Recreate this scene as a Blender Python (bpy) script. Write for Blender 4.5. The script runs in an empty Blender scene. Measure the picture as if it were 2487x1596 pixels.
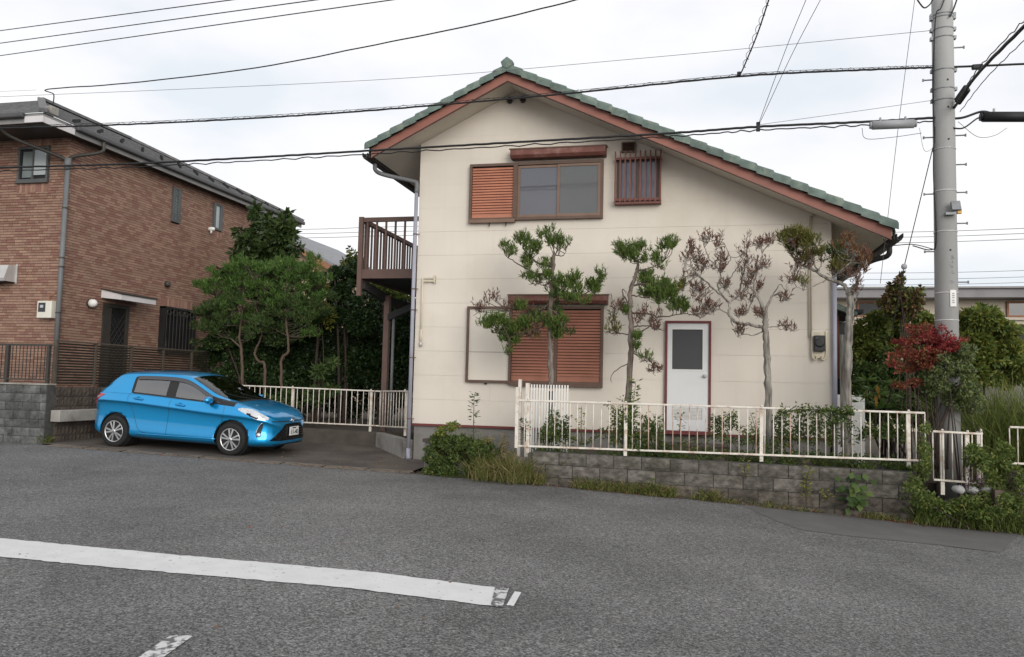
import bpy, bmesh, math, random
import numpy as np
from mathutils import Vector, Matrix
from mathutils.bvhtree import BVHTree

random.seed(7); RNG = np.random.default_rng(7)
R = math.radians
scene = bpy.context.scene
COL = scene.collection

# ------------------------------------------------------------------ camera
IW, IH, FOC = 2487.0, 1596.0, 28.0
FPX = FOC / 36.0 * IW
YAW, PITCH, ROLL = R(13.0), R(4.0), R(1.345)
CAM = Vector((0, 0, 1.6))
_f = Vector((-math.sin(YAW) * math.cos(PITCH), math.cos(YAW) * math.cos(PITCH), math.sin(PITCH)))
_r = Vector((math.cos(YAW), math.sin(YAW), 0)); _u = _r.cross(_f)
RX = _r * math.cos(ROLL) + _u * math.sin(ROLL)
UP = -_r * math.sin(ROLL) + _u * math.cos(ROLL)
FW = _f
cam_data = bpy.data.cameras.new('camera'); cam_data.lens = FOC; cam_data.sensor_width = 36.0
cam_data.clip_start = 0.1; cam_data.clip_end = 2000
cam = bpy.data.objects.new('camera', cam_data); COL.objects.link(cam)
cam.matrix_world = Matrix(((RX.x, UP.x, -FW.x, CAM.x), (RX.y, UP.y, -FW.y, CAM.y), (RX.z, UP.z, -FW.z, CAM.z), (0, 0, 0, 1)))
scene.camera = cam

# ------------------------------------------------------------------ sky, sun, exposure
SUN_EL, SUN_AZ = R(16), R(148)          # high, behind the camera (azimuth clockwise from +Y)
world = bpy.data.worlds.new('World'); scene.world = world; world.use_nodes = True
nt = world.node_tree; nt.nodes.clear()
def N(t, **k):
    n = nt.nodes.new(t)
    for a, b in k.items(): setattr(n, a, b)
    return n
wo = N('ShaderNodeOutputWorld'); mix = N('ShaderNodeMixShader')
bg1 = N('ShaderNodeBackground'); bg2 = N('ShaderNodeBackground')
sky = N('ShaderNodeTexSky', sky_type='NISHITA', sun_disc=False, sun_elevation=SUN_EL, sun_rotation=SUN_AZ)
bg1.inputs[1].default_value = 0.1
tc = N('ShaderNodeTexCoord'); mp = N('ShaderNodeMapping'); mp.inputs['Scale'].default_value = (1.0, 1.0, 2.4)
mp.inputs['Location'].default_value = (3.1, 0.4, 0.2)
no = N('ShaderNodeTexNoise'); no.inputs['Scale'].default_value = 2.6; no.inputs['Detail'].default_value = 5; no.inputs['Roughness'].default_value = 0.5
cr = N('ShaderNodeValToRGB')
cr.color_ramp.elements[0].position = 0.36; cr.color_ramp.elements[0].color = (0.595, 0.63, 0.668, 1)
cr.color_ramp.elements[1].position = 0.60; cr.color_ramp.elements[1].color = (0.755, 0.752, 0.745, 1)
_e = cr.color_ramp.elements.new(0.48); _e.color = (0.705, 0.702, 0.725, 1)
bg2.inputs[1].default_value = 1.0
nt.links.new(tc.outputs['Generated'], mp.inputs[0]); nt.links.new(mp.outputs[0], no.inputs['Vector'])
nt.links.new(no.outputs['Fac'], cr.inputs[0]); nt.links.new(cr.outputs[0], bg2.inputs[0])
nt.links.new(sky.outputs[0], bg1.inputs[0])
mix.inputs[0].default_value = 0.93
nt.links.new(bg1.outputs[0], mix.inputs[1]); nt.links.new(bg2.outputs[0], mix.inputs[2]); nt.links.new(mix.outputs[0], wo.inputs[0])

sd = bpy.data.lights.new('sun', 'SUN'); sd.energy = 1.5; sd.angle = R(40); sd.color = (1.0, 0.965, 0.915)
sun = bpy.data.objects.new('sun', sd); COL.objects.link(sun)
_d = Vector((math.sin(SUN_AZ) * math.cos(SUN_EL), math.cos(SUN_AZ) * math.cos(SUN_EL), math.sin(SUN_EL)))
sun.rotation_euler = _d.to_track_quat('Z', 'Y').to_euler(); sun.location = (0, -20, 40)
vs = scene.view_settings
vs.view_transform = 'Standard'; vs.look = 'None'; vs.gamma = 1.0; vs.use_curve_mapping = False; vs.exposure = 0.53
scene.cycles.max_bounces = 6; scene.cycles.transparent_max_bounces = 8

# ------------------------------------------------------------------ measuring helpers (pixels of the survey photo -> points on real planes)
S24 = IW / 2400.0
def rayS(x, y):
    return RX * ((x - IW / 2) / FPX) - UP * ((y - IH / 2) / FPX) + FW
def atS(x, y, Y):
    d = rayS(x, y); return CAM + d * (Y / d.y)
def at(x, y, Y): return atS(x * S24, y * S24, Y)
def atX(x, y, X):
    d = rayS(x * S24, y * S24); return CAM + d * (X / d.x)
def crop(x0, y0, s):
    return lambda x, y, Y: atS(x0 + x / s, y0 + y / s, Y)
_zx = [-60, -13.2, -12, -7.8, -4.36, -2.45, .14, 3.0, 4.3, 8, 60]
_zz = [.95, .25, .235, .13, .095, .085, -.02, -.18, -.22, -.36, -2.2]
def gz(X, Y=0): return float(np.interp(X, _zx, _zz))
_ex = [-60, -13.2, -12, -7.8, -4.36, -2.5, 60]
_ey = [13.2, 12.9, 12.9, 12.82, 12.55, 12.05, 12.05]
def ey(X): return float(np.interp(X, _ex, _ey))
def gnd(x, y):
    """point of the road surface behind a pixel (2400-wide)"""
    d = rayS(x * S24, y * S24); t = -CAM.z / d.z
    for _ in range(30):
        p = CAM + d * t; t += (gz(p.x) - p.z) / d.z * 0.8
    return CAM + d * t

# ------------------------------------------------------------------ materials
MATS = {}
def mat(name, col, rough=.75, var=.15, nscale=5., bump=.15, bscale=60., metal=0., spec=.4, rnd=0., stain=None, stain_scale=1.5, stain_amt=.5, coat=0., stretch=(1, 1, 1), ior=None, detail=4, s0=.5, s1=.68):
    m = bpy.data.materials.new(name); m.use_nodes = True; t = m.node_tree; n = t.nodes; l = t.links
    b = n['Principled BSDF']; b.inputs['Roughness'].default_value = rough; b.inputs['Metallic'].default_value = metal
    b.inputs['Specular IOR Level'].default_value = spec
    if ior: b.inputs['IOR'].default_value = ior
    if coat: b.inputs['Coat Weight'].default_value = coat; b.inputs['Coat Roughness'].default_value = .04
    g = n.new('ShaderNodeNewGeometry'); mp = n.new('ShaderNodeMapping'); mp.inputs['Scale'].default_value = stretch
    l.new(g.outputs['Position'], mp.inputs[0])
    cur = None
    rgb = n.new('ShaderNodeRGB'); rgb.outputs[0].default_value = (*col, 1); cur = rgb.outputs[0]
    def mul(cur, fac_out, lo, hi):
        mr = n.new('ShaderNodeMapRange'); mr.inputs['From Min'].default_value = .3; mr.inputs['From Max'].default_value = .7
        mr.inputs['To Min'].default_value = lo; mr.inputs['To Max'].default_value = hi
        l.new(fac_out, mr.inputs[0])
        vm = n.new('ShaderNodeVectorMath'); vm.operation = 'SCALE'; l.new(cur, vm.inputs[0]); l.new(mr.outputs[0], vm.inputs['Scale'])
        return vm.outputs[0]
    if var:
        no = n.new('ShaderNodeTexNoise'); no.inputs['Scale'].default_value = nscale; no.inputs['Detail'].default_value = detail
        l.new(mp.outputs[0], no.inputs['Vector']); cur = mul(cur, no.outputs['Fac'], 1 - var, 1 + var)
    if rnd:
        oi = n.new('ShaderNodeObjectInfo'); mr = n.new('ShaderNodeMapRange'); mr.inputs['To Min'].default_value = 1 - rnd; mr.inputs['To Max'].default_value = 1 + rnd
        l.new(oi.outputs['Random'], mr.inputs[0]); vm = n.new('ShaderNodeVectorMath'); vm.operation = 'SCALE'
        l.new(cur, vm.inputs[0]); l.new(mr.outputs[0], vm.inputs['Scale']); cur = vm.outputs[0]
    if stain:
        no = n.new('ShaderNodeTexNoise'); no.inputs['Scale'].default_value = stain_scale; no.inputs['Detail'].default_value = 8; no.inputs['Roughness'].default_value = .65
        l.new(mp.outputs[0], no.inputs['Vector'])
        rp = n.new('ShaderNodeMapRange'); rp.inputs['From Min'].default_value = s0; rp.inputs['From Max'].default_value = s1; rp.inputs['To Max'].default_value = stain_amt
        l.new(no.outputs['Fac'], rp.inputs[0]); mx = n.new('ShaderNodeMix'); mx.data_type = 'RGBA'
        l.new(rp.outputs[0], mx.inputs['Factor']); l.new(cur, mx.inputs['A']); mx.inputs['B'].default_value = (*stain, 1); cur = mx.outputs['Result']
    l.new(cur, b.inputs['Base Color'])
    if bump:
        no = n.new('ShaderNodeTexNoise'); no.inputs['Scale'].default_value = bscale; no.inputs['Detail'].default_value = 5
        l.new(mp.outputs[0], no.inputs['Vector']); bp = n.new('ShaderNodeBump'); bp.inputs['Strength'].default_value = bump; bp.inputs['Distance'].default_value = min(.02, .3 / bscale)
        l.new(no.outputs['Fac'], bp.inputs['Height']); l.new(bp.outputs[0], b.inputs['Normal'])
    MATS[name] = m; return m

def leafmat(name, c1, c2, c3=None, rough=.55, trans=.3):
    m = bpy.data.materials.new(name); m.use_nodes = True; t = m.node_tree; n = t.nodes; l = t.links
    b = n['Principled BSDF']; b.inputs['Roughness'].default_value = rough; b.inputs['Specular IOR Level'].default_value = .3
    g = n.new('ShaderNodeNewGeometry'); r = n.new('ShaderNodeValToRGB')
    r.color_ramp.elements[0].color = (*c1, 1); r.color_ramp.elements[1].color = (*c2, 1)
    if c3: e = r.color_ramp.elements.new(.88); e.color = (*c2, 1); r.color_ramp.elements[2].color = (*c3, 1)
    l.new(g.outputs['Random Per Island'], r.inputs[0]); l.new(r.outputs[0], b.inputs['Base Color'])
    tr = n.new('ShaderNodeBsdfTranslucent'); l.new(r.outputs[0], tr.inputs[0])
    mx = n.new('ShaderNodeMixShader'); mx.inputs[0].default_value = trans
    l.new(b.outputs[0], mx.inputs[1]); l.new(tr.outputs[0], mx.inputs[2]); l.new(mx.outputs[0], n['Material Output'].inputs[0])
    MATS[name] = m; return m

# ------------------------------------------------------------------ mesh helpers
class MB:
    def __init__(s): s.v = []; s.f = []; s.m = []
    def add(s, vs, fs, mi=0):
        o = len(s.v); s.v += [tuple(p) for p in vs]; s.f += [tuple(i + o for i in f) for f in fs]; s.m += [mi] * len(fs); return s
    def box(s, x0, x1, y0, y1, z0, z1, mi=0):
        return s.add([(x0, y0, z0), (x1, y0, z0), (x1, y1, z0), (x0, y1, z0), (x0, y0, z1), (x1, y0, z1), (x1, y1, z1), (x0, y1, z1)],
                     [(0, 3, 2, 1), (4, 5, 6, 7), (0, 1, 5, 4), (1, 2, 6, 5), (2, 3, 7, 6), (3, 0, 4, 7)], mi)
    def bar(s, a, b, w, h, up=(0, 0, 1), mi=0):
        a = Vector(a); b = Vector(b); d = (b - a).normalized(); u = Vector(up)
        if abs(d.dot(u)) > .95: u = Vector((0, 1, 0))
        r = d.cross(u).normalized(); u = r.cross(d)
        vs = [p + r * (sx * w / 2) + u * (sz * h / 2) for p in (a, b) for sx, sz in ((-1, -1), (1, -1), (1, 1), (-1, 1))]
        return s.add(vs, [(0, 1, 2, 3)[::-1], (4, 5, 6, 7), (0, 4, 5, 1)[::-1], (1, 5, 6, 2)[::-1], (2, 6, 7, 3)[::-1], (3, 7, 4, 0)[::-1]], mi)
    def tube(s, pts, r, n=8, mi=0, caps=True):
        pts = [Vector(p) for p in pts]; k = len(pts); rs = r if hasattr(r, '__len__') else [r] * k
        o = len(s.v); pu = None
        for i, p in enumerate(pts):
            d = (pts[min(i + 1, k - 1)] - pts[max(i - 1, 0)]).normalized()
            if pu is None:
                u = Vector((0, 0, 1)) if abs(d.z) < .9 else Vector((1, 0, 0))
            else: u = pu
            a = d.cross(u)
            if a.length < 1e-5: a = d.cross(Vector((0, 1, 0)))
            a.normalize(); b = a.cross(d); pu = b
            for j in range(n):
                t = 2 * math.pi * j / n; s.v.append(tuple(p + a * (math.cos(t) * rs[i]) + b * (math.sin(t) * rs[i])))
        for i in range(k - 1):
            for j in range(n):
                s.f.append((o + i * n + j, o + i * n + (j + 1) % n, o + (i + 1) * n + (j + 1) % n, o + (i + 1) * n + j)); s.m.append(mi)
        if caps:
            s.f.append(tuple(o + j for j in range(n))[::-1]); s.m.append(mi)
            s.f.append(tuple(o + (k - 1) * n + j for j in range(n))); s.m.append(mi)
        return s
    def prism(s, poly, y0, y1, mi=0):
        """(x,z) polygon extruded along y"""
        k = len(poly); vs = [(x, y0, z) for x, z in poly] + [(x, y1, z) for x, z in poly]
        return s.add(vs, [tuple(range(k)), tuple(range(2 * k - 1, k - 1, -1))] + [(i, i + k, (i + 1) % k + k, (i + 1) % k) for i in range(k)], mi)
    def prismx(s, poly, x0, x1, mi=0):
        """(y,z) polygon extruded along x"""
        k = len(poly); vs = [(x0, y, z) for y, z in poly] + [(x1, y, z) for y, z in poly]
        return s.add(vs, [tuple(range(k))[::-1], tuple(range(k, 2 * k))] + [(i, (i + 1) % k, (i + 1) % k + k, i + k) for i in range(k)], mi)
    def lathe(s, prof, c, axis='z', n=20, mi=0):
        o = len(s.v); c = Vector(c); k = len(prof)
        for r, h in prof:
            for j in range(n):
                t = 2 * math.pi * j / n; a, b = math.cos(t) * r, math.sin(t) * r
                s.v.append(tuple(c + (Vector((a, b, h)) if axis == 'z' else Vector((a, h, b)) if axis == 'y' else Vector((h, a, b)))))
        for i in range(k - 1):
            for j in range(n):
                s.f.append((o + i * n + j, o + i * n + (j + 1) % n, o + (i + 1) * n + (j + 1) % n, o + (i + 1) * n + j)); s.m.append(mi)
        s.f.append(tuple(o + j for j in range(n))[::-1]); s.m.append(mi); s.f.append(tuple(o + (k - 1) * n + j for j in range(n))); s.m.append(mi)
        return s
    def grid(s, P, mi=0):
        """P rows of points"""
        a, b = len(P), len(P[0]); o = len(s.v)
        for row in P: s.v += [tuple(p) for p in row]
        for i in range(a - 1):
            for j in range(b - 1): s.f.append((o + i * b + j, o + (i + 1) * b + j, o + (i + 1) * b + j + 1, o + i * b + j + 1)); s.m.append(mi)
        return s
    def mesh(s, name, mats, smooth=False):
        me = bpy.data.meshes.new(name); me.from_pydata(s.v, [], s.f)
        for m in (mats if isinstance(mats, (list, tuple)) else [mats]): me.materials.append(MATS[m] if isinstance(m, str) else m)
        if max(s.m, default=0) > 0: me.polygons.foreach_set('material_index', s.m)
        if smooth: me.polygons.foreach_set('use_smooth', [len(q) <= 4 for q in s.f])
        me.update(); return me
    def build(s, name, mats, parent=None, smooth=False, bevel=0, fix=True):
        me = s.mesh(name, mats, smooth)
        if fix:
            bm = bmesh.new(); bm.from_mesh(me); bmesh.ops.recalc_face_normals(bm, faces=bm.faces); bm.to_mesh(me); bm.free()
        o = link(name, me, parent)
        if bevel:
            b = o.modifiers.new('bevel', 'BEVEL'); b.width = bevel; b.segments = 2; b.limit_method = 'ANGLE'
        return o
def link(name, data, parent=None):
    o = bpy.data.objects.new(name, data); COL.objects.link(o)
    if parent is not None:
        o.parent = parent
        o.matrix_parent_inverse = wmat(parent).inverted()
    return o
def wmat(o):
    m = o.matrix_basis.copy()
    while o.parent is not None:
        m = o.parent.matrix_basis @ o.matrix_parent_inverse @ m if False else (o.parent.matrix_basis @ o.matrix_parent_inverse @ m)
        o = o.parent
    return m
def thing(name, label, cat, loc=(0, 0, 0), group=None):
    o = bpy.data.objects.new(name, None); COL.objects.link(o); o.location = loc; o.empty_display_size = .2
    return tag(o, label, cat, group)
def tag(o, label, cat, group=None, kind=None):
    o['label'] = label; o['category'] = cat
    if group: o['group'] = group
    if kind: o['kind'] = kind
    return o
def struct(o, label=None):
    o['kind'] = 'structure'
    if label: o['label'] = label
    return o
def stuff(o): o['kind'] = 'stuff'; return o
def spline(pts, n=6):
    """Catmull-Rom through points"""
    p = [Vector(q) for q in pts]
    if len(p) < 3: return [p[0].lerp(p[-1], i / n) for i in range(n + 1)]
    p = [2 * p[0] - p[1]] + p + [2 * p[-1] - p[-2]]; out = []
    for i in range(1, len(p) - 2):
        for k in range(n):
            t = k / n; a, b, c, d = p[i - 1], p[i], p[i + 1], p[i + 2]
            out.append(.5 * ((2 * b) + (c - a) * t + (2 * a - 5 * b + 4 * c - d) * t * t + (3 * b - a - 3 * c + d) * t ** 3))
    out.append(p[-2]); return out

# ---- foliage: many small leaf faces
def leaf_obj(name, m, P, D, L, W, parent=None, up=None, fold=False):
    P = np.asarray(P, float); D = np.asarray(D, float); n = len(P)
    D /= np.linalg.norm(D, axis=1, keepdims=True) + 1e-9
    r = RNG.normal(size=(n, 3)) if up is None else np.asarray(up, float) + RNG.normal(size=(n, 3)) * .35
    Sd = np.cross(D, r); Sd /= np.linalg.norm(Sd, axis=1, keepdims=True) + 1e-9
    L = np.broadcast_to(L, n)[:, None]; W = np.broadcast_to(W, n)[:, None]
    V = np.stack([P, P + D * L * .45 + Sd * W, P + D * L, P + D * L * .45 - Sd * W], 1).reshape(-1, 3)
    me = bpy.data.meshes.new(name); me.vertices.add(4 * n); me.vertices.foreach_set('co', V.ravel())
    me.loops.add(4 * n); me.loops.foreach_set('vertex_index', np.arange(4 * n, dtype=np.int32))
    me.polygons.add(n); me.polygons.foreach_set('loop_start', np.arange(0, 4 * n, 4, dtype=np.int32))
    if isinstance(m, (list, tuple)):
        for q in m[0]: me.materials.append(MATS[q])
        me.polygons.foreach_set('material_index', np.asarray(m[1], dtype=np.int32))
    else: me.materials.append(MATS[m])
    me.update(calc_edges=True); me.validate()
    return link(name, me, parent)
def in_ell(c, rad, n, shell=.5):
    d = RNG.normal(size=(n, 3)); d /= np.linalg.norm(d, axis=1, keepdims=True)
    r = RNG.random(n) ** (1 / 3.); r = shell + (1 - shell) * r if shell else r
    return np.asarray(c) + d * r[:, None] * np.asarray(rad), d
def tufts(c, rad, n, per=12, spread=.55, up=.6, L=.085, W=.006):
    """shoots with needle leaves"""
    P, d = in_ell(c, rad, n, .25)
    ax = d * (1 - up) + np.array([0, 0, up]); ax /= np.linalg.norm(ax, axis=1, keepdims=True)
    sl = RNG.uniform(.05, .13, n)
    t = np.tile(np.linspace(0, 1, per), n); A = np.repeat(ax, per, 0)
    PP = np.repeat(P, per, 0) + A * (t * np.repeat(sl, per))[:, None]
    DD = A + RNG.normal(size=PP.shape) * spread
    return PP, DD, RNG.uniform(.6, 1.2, len(PP)) * L, RNG.uniform(.7, 1.3, len(PP)) * W
def cat(parts): return [np.concatenate([np.broadcast_to(p[i], len(p[0])) if np.ndim(p[i]) == 0 else p[i] for p in parts]) for i in range(4)]
def broad(c, rad, n, L=.1, W=.03, shell=.5, droop=.0, out=.6):
    P, d = in_ell(c, rad, n, shell)
    D = d * out + RNG.normal(size=P.shape) * .5; D[:, 2] -= droop
    return P, D, RNG.uniform(.65, 1.2, n) * L, RNG.uniform(.7, 1.2, n) * W
# ------------------------------------------------------------------ material library
mat('asphalt', (.117, .115, .112), .9, .3, .4, .7, 120., stain=(.165, .162, .158), stain_scale=.6, stain_amt=.5)
def asphalt_detail():
    m = MATS['asphalt']; n = m.node_tree.nodes; l = m.node_tree.links; b = n['Principled BSDF']
    src = b.inputs['Base Color'].links[0].from_socket
    g = n.new('ShaderNodeNewGeometry'); v = n.new('ShaderNodeTexVoronoi'); v.inputs['Scale'].default_value = 95
    no = n.new('ShaderNodeTexNoise'); no.inputs['Scale'].default_value = 55; no.inputs['Detail'].default_value = 6; no.inputs['Roughness'].default_value = .8
    l.new(g.outputs['Position'], v.inputs['Vector']); l.new(g.outputs['Position'], no.inputs['Vector'])
    sx = n.new('ShaderNodeSeparateColor'); l.new(v.outputs['Color'], sx.inputs[0])
    mr = n.new('ShaderNodeMapRange'); mr.inputs['From Min'].default_value = 0; mr.inputs['From Max'].default_value = 1; mr.inputs['To Min'].default_value = .34; mr.inputs['To Max'].default_value = 1.72
    l.new(sx.outputs[0], mr.inputs[0])
    m2 = n.new('ShaderNodeMapRange'); m2.inputs['From Min'].default_value = .3; m2.inputs['From Max'].default_value = .7; m2.inputs['To Min'].default_value = .6; m2.inputs['To Max'].default_value = 1.45
    l.new(no.outputs['Fac'], m2.inputs[0])
    mm = n.new('ShaderNodeMath'); mm.operation = 'MULTIPLY'; l.new(mr.outputs[0], mm.inputs[0]); l.new(m2.outputs[0], mm.inputs[1])
    v2 = n.new('ShaderNodeTexVoronoi'); v2.inputs['Scale'].default_value = 58; l.new(g.outputs['Position'], v2.inputs['Vector'])
    s2 = n.new('ShaderNodeSeparateColor'); l.new(v2.outputs['Color'], s2.inputs[0])
    m3 = n.new('ShaderNodeMapRange'); m3.inputs['To Min'].default_value = .62; m3.inputs['To Max'].default_value = 1.38; l.new(s2.outputs[0], m3.inputs[0])
    mm2 = n.new('ShaderNodeMath'); mm2.operation = 'MULTIPLY'; l.new(mm.outputs[0], mm2.inputs[0]); l.new(m3.outputs[0], mm2.inputs[1])
    vm = n.new('ShaderNodeVectorMath'); vm.operation = 'SCALE'; l.new(src, vm.inputs[0]); l.new(mm2.outputs[0], vm.inputs['Scale'])
    l.new(vm.outputs[0], b.inputs['Base Color'])
asphalt_detail()
mat('patch', (.112, .108, .104), .9, .12, 3., .3, 200., stain=(.12, .11, .1), stain_scale=2., stain_amt=.4)
mat('paint_white', (.60, .60, .595), .7, .06, 6., .2, 90., stain=(.14, .138, .135), stain_scale=26., stain_amt=.85, s0=.63, s1=.67)
mat('paint_worn', (.56, .56, .555), .75, .1, 6., .2, 90., stain=(.11, .109, .107), stain_scale=12., stain_amt=1., s0=.46, s1=.53)
mat('soil', (.07, .055, .042), .95, .4, 4., .6, 40., stain=(.05, .06, .03), stain_amt=.6)
mat('slab', (.088, .073, .061), .9, .3, 1.2, .4, 50., stain=(.05, .042, .036), stain_scale=1.1, stain_amt=.75)
mat('kerb', (.15, .125, .10), .9, .3, 3., .5, 40., stain=(.07, .06, .05), stain_scale=3., stain_amt=.8)
mat('siding', (.665, .61, .533), .8, .05, .8, .12, 160., stain=(.55, .49, .39), stain_scale=.55, stain_amt=.5)
def streaks(name, col, amt):
    m = MATS[name]; n = m.node_tree.nodes; l = m.node_tree.links; b = n['Principled BSDF']; src = b.inputs['Base Color'].links[0].from_socket
    g = n.new('ShaderNodeNewGeometry'); mp = n.new('ShaderNodeMapping'); mp.inputs['Scale'].default_value = (7, 7, .3); l.new(g.outputs['Position'], mp.inputs[0])
    no = n.new('ShaderNodeTexNoise'); no.inputs['Scale'].default_value = 1.; no.inputs['Detail'].default_value = 7; no.inputs['Roughness'].default_value = .6; l.new(mp.outputs[0], no.inputs['Vector'])
    mr = n.new('ShaderNodeMapRange'); mr.inputs['From Min'].default_value = .52; mr.inputs['From Max'].default_value = .75; mr.inputs['To Max'].default_value = amt; l.new(no.outputs['Fac'], mr.inputs[0])
    mx = n.new('ShaderNodeMix'); mx.data_type = 'RGBA'; l.new(mr.outputs[0], mx.inputs['Factor']); l.new(src, mx.inputs['A']); mx.inputs['B'].default_value = (*col, 1); l.new(mx.outputs['Result'], b.inputs['Base Color'])
streaks('siding', (.42, .37, .29), .09)
mat('soffit', (.62, .565, .48), .85, .08, 1.5, .05, 90.)
mat('barge', (.285, .118, .088), .6, .1, 2., .06, 80., stain=(.2, .1, .08), stain_amt=.4)
mat('tile', (.112, .155, .134), .62, .25, 7., .2, 60., rnd=.14, stain=(.3, .32, .24), stain_scale=6., stain_amt=.45)
mat('roof_under', (.03, .03, .03), .9, .2)
mat('foundation', (.21, .2, .185), .9, .22, 1.6, .3, 60., stain=(.1, .1, .085), stain_scale=1.4, stain_amt=.7)
mat('red_trim', (.15, .035, .033), .6, .15)
mat('frame_brown', (.115, .07, .05), .5, .12, 6., .03)
mat('sash', (.19, .12, .085), .45, .1, 6., .03)
mat('shutter', (.43, .175, .11), .55, .12, 3., .05, stain=(.42, .17, .1), stain_amt=.5)
mat('shutter_dark', (.30, .125, .08), .55, .15, 3., .05, stain=(.26, .09, .07), stain_amt=.5)
mat('hood', (.16, .06, .045), .6, .2, 5., .05, stain=(.3, .2, .17), stain_scale=5., stain_amt=.5)
mat('red_bars', (.165, .06, .045), .5, .12, 6., .03)
mat('dark', (.012, .012, .012), .6, .2)
mat('black_plastic', (.02, .02, .022), .45, .1, 8., .0)
mat('glass_grey', (.10, .10, .115), .06, .05, 1.5, 0, ior=1.9)
mat('glass_grey2', (.115, .118, .118), .1, .05, 1.5, .0, ior=1.6)
mat('glass_blue', (.16, .17, .21), .1, .1, 3., 0, ior=1.7)
mat('glass_door', (.055, .055, .058), .3, .05, 1.5, 0, ior=1.5)
mat('glass_dark', (.02, .02, .022), .08, .1, 3., 0, ior=1.6)
mat('door_white', (.66, .67, .67), .5, .03, 2., .02)
mat('pvc', (.33, .33, .385), .5, .1, 2., .02)
mat('pipe_grey', (.15, .155, .16), .5, .1, 3., .02)
mat('gutter_grey', (.075, .075, .078), .5, .12)
mat('gutter_dark', (.03, .028, .027), .5, .15)
mat('cream_pipe', (.58, .52, .40), .55, .1)
mat('balcony', (.115, .068, .055), .55, .12, 4., .04, rnd=.15)
mat('white_metal', (.66, .62, .55), .55, .08, 8., .06, stain=(.33, .17, .09), stain_scale=7., stain_amt=.75)
mat('rust_metal', (.55, .42, .33), .6, .15, 8., .06, stain=(.24, .08, .05), stain_scale=5., stain_amt=.95)
mat('block', (.118, .107, .093), .95, .5, 9., 1., 22., rnd=.22, stain=(.045, .042, .03), stain_scale=2.2, stain_amt=.95, stretch=(1, 1, 1.5))
mat('block_dark', (.08, .068, .056), .95, .5, 9., 1., 22., rnd=.25, stain=(.035, .036, .022), stain_scale=1.8, stain_amt=.95, stretch=(1, 1, 1.5))
mat('block_left', (.105, .108, .105), .95, .4, 5., .6, 30., rnd=.25, stain=(.03, .03, .032), stain_scale=2.8, stain_amt=.9)
mat('block_brown', (.07, .055, .045), .95, .3, 5., .6, 30., rnd=.15, stain=(.03, .025, .022), stain_scale=2.2, stain_amt=.8)
mat('mortar', (.06, .057, .052), .95, .3, 8., .4)
mat('concrete', (.30, .285, .26), .9, .18, 2.5, .3, 60., stain=(.1, .09, .075), stain_scale=1.6, stain_amt=.8)
mat('concrete_dark', (.085, .072, .06), .95, .3, 2., .3, 50., stain=(.04, .035, .03), stain_scale=1.4, stain_amt=.8)
mat('brick_a', (.285, .175, .128), .85, .12, 30., .2, 80., rnd=.06)
mat('brick_b', (.24, .132, .094), .85, .12, 30., .2, 80., rnd=.06)
mat('brick_c', (.33, .205, .148), .85, .12, 30., .2, 80., rnd=.06)
mat('brick_d', (.24, .122, .096), .85, .12, 30., .2, 80., rnd=.06)
mat('brick_joint', (.06, .038, .03), .95, .2, 20., .2)
mat('slate', (.115, .115, .118), .7, .25, 8., .3, 50., stain=(.19, .19, .185), stain_scale=5., stain_amt=.5)
mat('fascia_grey', (.24, .235, .23), .6, .12, 3., .03)
mat('fascia_white', (.6, .58, .58), .6, .06, 3., .03)
mat('bronze', (.045, .04, .035), .5, .15, 6., .03)
mat('bronze_fence', (.085, .07, .055), .55, .15, 6., .03)
mat('window_frame', (.085, .09, .09), .5, .1)
mat('curtain', (.38, .42, .43), .35, .12, 2., 0, ior=1.6)
mat('curtain2', (.14, .17, .165), .2, .2, 2., 0, ior=1.6)
mat('galv', (.5, .49, .48), .45, .1, 4., .02, metal=.3)
mat('white_plastic', (.66, .64, .56), .5, .05)
mat('off_white', (.72, .71, .68), .45, .05)
mat('pole', (.36, .36, .35), .85, .08, 1.2, .12, 120., stain=(.28, .28, .27), stain_scale=1.1, stain_amt=.5, stretch=(2, 2, .5))
mat('steel', (.22, .23, .24), .5, .2, 10., .05, metal=.4)
mat('cable', (.012, .012, .013), .6, 0, 1, 0)
mat('cable_grey', (.12, .12, .125), .6, 0, 1, 0)
mat('closure_grey', (.33, .33, .345), .5, .06, 4., .02)
mat('amber', (.6, .33, .03), .3, .05)
mat('tan_wall', (.5, .38, .27), .85, .1, 1.5, .1)
mat('far_trim', (.3, .14, .08), .7, .1)
mat('far_roof', (.22, .225, .235), .7, .2, 4., .2, 20.)
mat('beige', (.55, .49, .40), .85, .06, 1., .05)
mat('eave_grey', (.22, .215, .22), .6, .12, 1.5, .03)
mat('bark', (.13, .10, .08), .95, .6, 16., 1., 45., stretch=(1.6, 1.6, .22), stain=(.24, .225, .2), stain_scale=9., stain_amt=.85)
mat('bark_grey', (.225, .21, .185), .95, .6, 16., 1., 45., stretch=(1.6, 1.6, .2), stain=(.085, .065, .05), stain_scale=9., stain_amt=.9)
mat('bark_red', (.10, .068, .05), .95, .35, 14., 1., 30., stretch=(1, 1, .25), stain=(.09, .06, .045), stain_scale=4., stain_amt=.7)
mat('twig', (.10, .075, .06), .9, .3, 20., .3)
mat('stem', (.05, .035, .028), .85, .3, 20., .3)
mat('wood_post', (.11, .08, .065), .9, .3, 12., .4, stretch=(1, 1, .2))
mat('stone_white', (.5, .5, .49), .8, .2, 12., .3)
leafmat('needle', (.05, .095, .02), (.135, .195, .042), (.215, .235, .07), trans=.3)
leafmat('needle_olive', (.07, .075, .018), (.17, .165, .04), (.22, .17, .05), trans=.3)
leafmat('needle_dead', (.085, .042, .03), (.165, .082, .058), (.2, .14, .095), trans=.15)
leafmat('needle_rust', (.12, .055, .025), (.21, .105, .045), trans=.2)
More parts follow.
